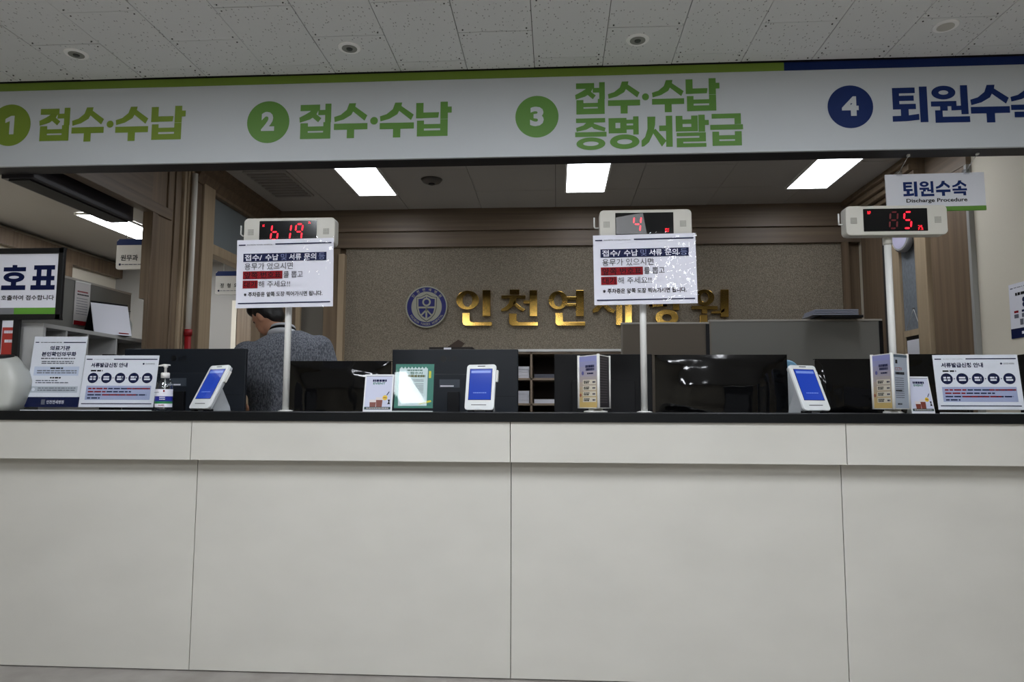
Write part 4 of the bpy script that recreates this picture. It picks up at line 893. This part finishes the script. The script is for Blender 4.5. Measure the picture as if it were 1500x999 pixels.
# tablets
def tablet(label, xbl, xbr, ytop, Y, lean, yaw, slot=False):
    p0, p1 = at(xbl, 601, Y), at(xbr, 601, Y); cx = (p0.x + p1.x) / 2; w = (p1.x - p0.x) / max(.6, math.cos(rad(yaw))) * .98; H = at(xbl, ytop, Y).z - ZT
    gap = .007; h = (H - gap) / math.cos(rad(lean))
    t = thing('tablet_terminal', label, 'tablet', (cx, Y, ZT), (0, 0, rad(yaw)), 'white tablet terminals on the counter')
    e = MB().prism(rrect(-w/2, w/2, 0, h, .014), -.011, .0).build('case', mat('tablet_white', (226, 230, 230), .3), t, .003); e.location = (0, 0, gap); e.rotation_euler = (rad(-lean), 0, 0)
    MB().prism(rrect(-w/2 + .003, w/2 - .003, .003, h - .003, .012), 0, .012).build('rear_shell', mat('tablet_grey', (168, 172, 176), .4), e, .003)
    B(-w * .39, w * .39, -.0118, -.010, h * .215, h * .905).build('screen_bezel', mat('bezel_dark', (20, 26, 60), .2), e)
    B(-w * .375, w * .375, -.0122, -.0112, h * .225, h * .895).build('screen', SCREEN, e)
    P = Print(e, -w * .375, h * .225, w * .75, h * .67, -.0122); P.rect(.06, .05, .95, .13, SCREENT, 'status_bar'); P.bars(.2, .8, .78, .025, SCREENT, 'screen_text'); P.done()
    B(-w * .27, w * .24, -.0116, -.010, h * .105, h * .118).build('card_slot', BLKPL, e); B(-w * .13, w * .13, -.0116, -.010, h * .953, h * .968).build('camera_bar', BLKPL, e)
    MB().prism(rrect(w/2, w/2 + .008, h * .62, h * .88, .003), -.004, .008).build('card_reader', WHITE, e)
    d = h * math.sin(rad(lean)); MB().prism_x([(.012, 0), (d * .62 + .055, 0), (d * .62 + .05, .02), (d * .62 + .01, h * .52 * math.cos(rad(lean))), (d * .5, h * .55 * math.cos(rad(lean))), (.012, .02)], -w * .36, w * .36).build('wedge_stand', mat('tablet_grey', (168, 172, 176)), t, .004)
    for s in (-1, 1): B(s * w * .3 - .012, s * w * .3 + .012, -.006, .03, 0, .009).build('foot', BLKPL, t)
    return t
tablet('white tablet with a blue screen leaning right, beside the hand sanitizer', 271, 314, 535, 3.02, 27, -32)
tablet('white upright tablet with a blue screen in front of the large middle monitor', 680, 725, 534, 3.04, 10, -12)
tablet('white tablet with a blue screen leaning left, near the right end', 1172, 1220, 535, 3.02, 23, 26)
MB_ = MB().tube([at(330, 600, 3.08) + Vector((0, 0, -.0)), at(345, 601, 3.1), at(358, 603.5, 3.12)], .0028, 6)
for k in range(len(MB_.v)): x, y, z = MB_.v[k]; MB_.v[k] = (x, y, max(z - .012, ZT))
tag(MB_.build('power_cable', WHITE), 'thin white cable trailing from the leftmost tablet', 'cable')
# event cards
def event_card(label, x0, x1, ytop, Y, lean, yaw):
    cx, w, H = frame_on_counter(x0, x1, ytop, Y); t = thing('event_card', label, 'card', (cx, Y, ZT), (0, 0, rad(yaw)), 'white event cards on the counter'); h = H / math.cos(rad(lean))
    bd = B(-w/2, w/2, 0, .003, 0, h).build('card', mat('card_white', (226, 228, 232), .4), t, .0008); bd.rotation_euler = (rad(-lean), 0, 0)
    MB().prism_x([(.002, 0), (.06, 0), (.058, .003), (.03, h * .8), (.028, h * .8), (.004, .004)], -w * .3, w * .3).build('easel_back', WHITE, t)
    P = Print(bd, -w/2, 0, w, h, 0)
    P.rect(.05, .045, .95, .95, mat('card_lilac', (202, 206, 226), .6)); P.rect(.05, .045, .95, .055, NAVY, l=1)
    P.bars(.28, .76, .17, .06, NAVY, 'headline', 2); P.text('EVENT', .3, .215, .72, .275, mat('card_green', (30, 110, 90), .5), .03, 'headline')
    BR = mat('drink_brown', (120, 58, 46), .4); GL = mat('glass_print', (214, 206, 206), .3)
    for u, v in ((.33, .68), (.55, .62)): P.poly([(u - .12, v), (u + .12, v), (u + .105, .88), (u - .105, .88)], GL, 'printed_glass', 1); P.poly([(u - .11, v + .07), (u + .11, v + .07), (u + .1, .875), (u - .1, .875)], BR, 'printed_drink', 2)
    P.disc(.74, .63, .085, mat('card_yellow', (226, 190, 40), .5), 'yellow_badge', 3); P.bars(.68, .8, .63, .02, BR, 'badge_print', 0, 4); P.poly([(.78, .56), (.81, .565), (.89, .47), (.86, .465)], NAVY, 'printed_straw', 3)
    P.poly([(.84, .68), (.92, .68), (.9, .74), (.93, .8), (.83, .8), (.87, .74)], BLACK, 'printed_icon', 3); P.rect(.05, .875, .95, .94, mat('card_dark_green', (24, 60, 58), .5), 'foot_band', 3); P.bars(.12, .88, .908, .02, GL, 'foot_print', 4, 4); P.done()
event_card('white event card with drinks left of the green notice', 532, 575, 548, 3.03, 10, -3)
event_card('white event card with drinks tucked beside the second brochure stand', 1331, 1370, 551, 3.04, 12, 12)
# green acrylic notice
t, bd, w, h = acrylic('acrylic_notice', 'acrylic notice with a green border and glare in front of the large middle monitor', 577, 636, 532, 3.04, 7.7, 0.0, paper=mat('green_sheet', (52, 122, 106), .5))
P = Print(bd, -w/2, .004, w, h, -.001)
P.rect(.1, .1, .84, .95, mat('mint_paper', (206, 222, 222), .5))
for k in range(8): P.poly([(.12 + k * .09, .1), (.19 + k * .09, .1), (.155 + k * .09, .06)], mat('mint_paper', (206, 222, 222)), 'torn_edge')
P.bars(.3, .7, .14, .025, mat('notice_green', (36, 96, 76), .5), 'headline'); P.text('접수시', .38, .175, .7, .235, mat('notice_green', (36, 96, 76)), .025); P.bars(.3, .76, .275, .05, mat('olive_headline', (98, 96, 40), .5), 'headline')
P.text('안내', .58, .25, .78, .3, mat('notice_green', (36, 96, 76)), .02)
for v in (.36, .39, .45, .49, .52, .55, .58, .61, .65, .72, .76): P.bars(.35, .74, v, .012, GREYP)
P.rect(.87, .16, .93, .32, mat('note_yellow', (214, 206, 60), .5)); P.poly([(.62, .88), (.94, .82), (.96, .86), (.64, .93)], mat('note_yellow', (214, 206, 60))); P.done()
# three-sided brochure stands
def tri_stand(label, x0, x1, ytop, Y, rot, right):
    cx, w, H = frame_on_counter(x0, x1, ytop, Y); t = thing('brochure_stand', label, 'brochure stand', (cx, Y, ZT), (0, 0, rad(rot)), 'three-sided brochure stands')
    MB().lathe([(.05 if right == 'dark' else .036, 0), (.05 if right == 'dark' else .036, .006), (.034, .008)], 28).build('base', WHITE, t); MB().lathe([(.03, .008), (.03, .016)], 20).build('turntable', GREYW, t)
    s = .13; r = s / math.sqrt(3) / 2; z0, z1 = .017, H
    a1 = mat('lavender_print', (138, 142, 196), .5); 
    for k in range(3):
        e = bpy.data.objects.new('x', None)
        pn = B(-s/2, s/2, -r - .0015, -r + .0015, z0, z1).build('side_panel', WHITE, t, .0006); pn.rotation_euler = (0, 0, rad(120 * k))
        P = Print(pn, -s/2 + .005, z0 + .004, s - .01, z1 - z0 - .008, -r - .0016)
        if k == 0:
            for i in range(10):
                f = i / 9; c1 = tuple(int(a + (b - a) * f) for a, b in zip((146, 150, 202), (206, 178, 110))); P.rect(0, i * .1, 1, i * .1 + .1, mat('leaflet_tone_%d' % i, c1, .5), 'leaflet_sheet')
            P.bars(.35, .85, .2, .05, NAVY, 'headline', 1); P.bars(.38, .85, .26, .05, NAVY, 'headline', 2); P.disc(.2, .33, .07, mat('lilac_dark', (92, 92, 150), .5), 'printed_flower', 1); P.bars(.45, .8, .34, .03, NAVY, 'headline', 4)
            for j in range(4): P.rect(.2, .46 + j * .115, .93, .55 + j * .115, mat('leaflet_cream', (214, 208, 190), .5), 'menu_row', 1); P.bars(.26, .58, .49 + j * .115, .018, BLACK, 'fine_print', j, 2); P.bars(.26, .55, .52 + j * .115, .024, BLACK, 'fine_print', j + 5, 2); P.bars(.75, .9, .51 + j * .115, .03, NAVY, 'fine_print', j, 2)
            P.disc(.07, .76, .06, mat('leaflet_rust', (150, 84, 60), .5), 'printed_berry', 1)
        elif right == 'dark':
            P.rect(0, 0, 1, 1, mat('leaflet_dark', (44, 40, 44), .5), 'leaflet_sheet'); 
            for j in range(18): P.bars(.05, .8, .05 + j * .05, .02, mat('leaflet_grey', (96, 92, 94), .5), 'fine_print', j)
        else:
            P.rect(0, 0, 1, 1, mat('leaflet_blue_grey', (166, 176, 190), .5), 'leaflet_sheet'); P.rect(0, 0, 1, .05, mat('leaflet_teal', (74, 92, 108), .5), 'leaflet_band', 1); P.rect(.15, .1, .3, .17, BLACK, 'logo', 1); P.text('CCTV', .12, .24, .6, .3, mat('leaflet_red', (176, 84, 76), .5), .01, 'headline'); P.bars(.12, .75, .35, .05, BLACK, 'headline', 3)
            for j in range(10): P.bars(.1, .7, .44 + j * .04, .015, GREYP, 'fine_print', j)
            P.rect(.1, .66, .55, .69, BLACK, 'tag_line', 1); P.bars(.2, .5, .92, .03, BLACK)
        P.done()
    for k in range(3):
        a = rad(120 * k + 90); R_ = s / math.sqrt(3) + .001; MB().tube([(R_ * math.cos(a), R_ * math.sin(a), z0), (R_ * math.cos(a), R_ * math.sin(a), z1 + .002)], .0065, 10).build('corner_strip', WHITE, t)
tri_stand('three-sided white brochure stand left of the middle notice post', 843, 901, 521, 3.015, -54, 'dark')
tri_stand('three-sided white brochure stand in front of the right display post', 1270, 1337, 519, 3.015, -80, 'pale')
# light blue rounded ornament on the staff desk behind the right tablet
p = at(1153, 545, 3.76)
t = thing('desk_ornament', 'light blue round-topped object on a pale base behind the right tablet', 'ornament', (p.x, 3.76, .74))
MB().lathe([(.05, 0), (.052, .006), (.05, .5), (.044, .54), (.03, .56)], 24).build('pale_base', mat('ornament_grey', (176, 182, 186), .5), t)
fb = facey([(.055, -.012), (.064, 0), (.055, .012)], 28).build('blue_disc', mat('pastel_blue', (120, 172, 206), .5), t); fb.location = (0, 0, p.z - .74)
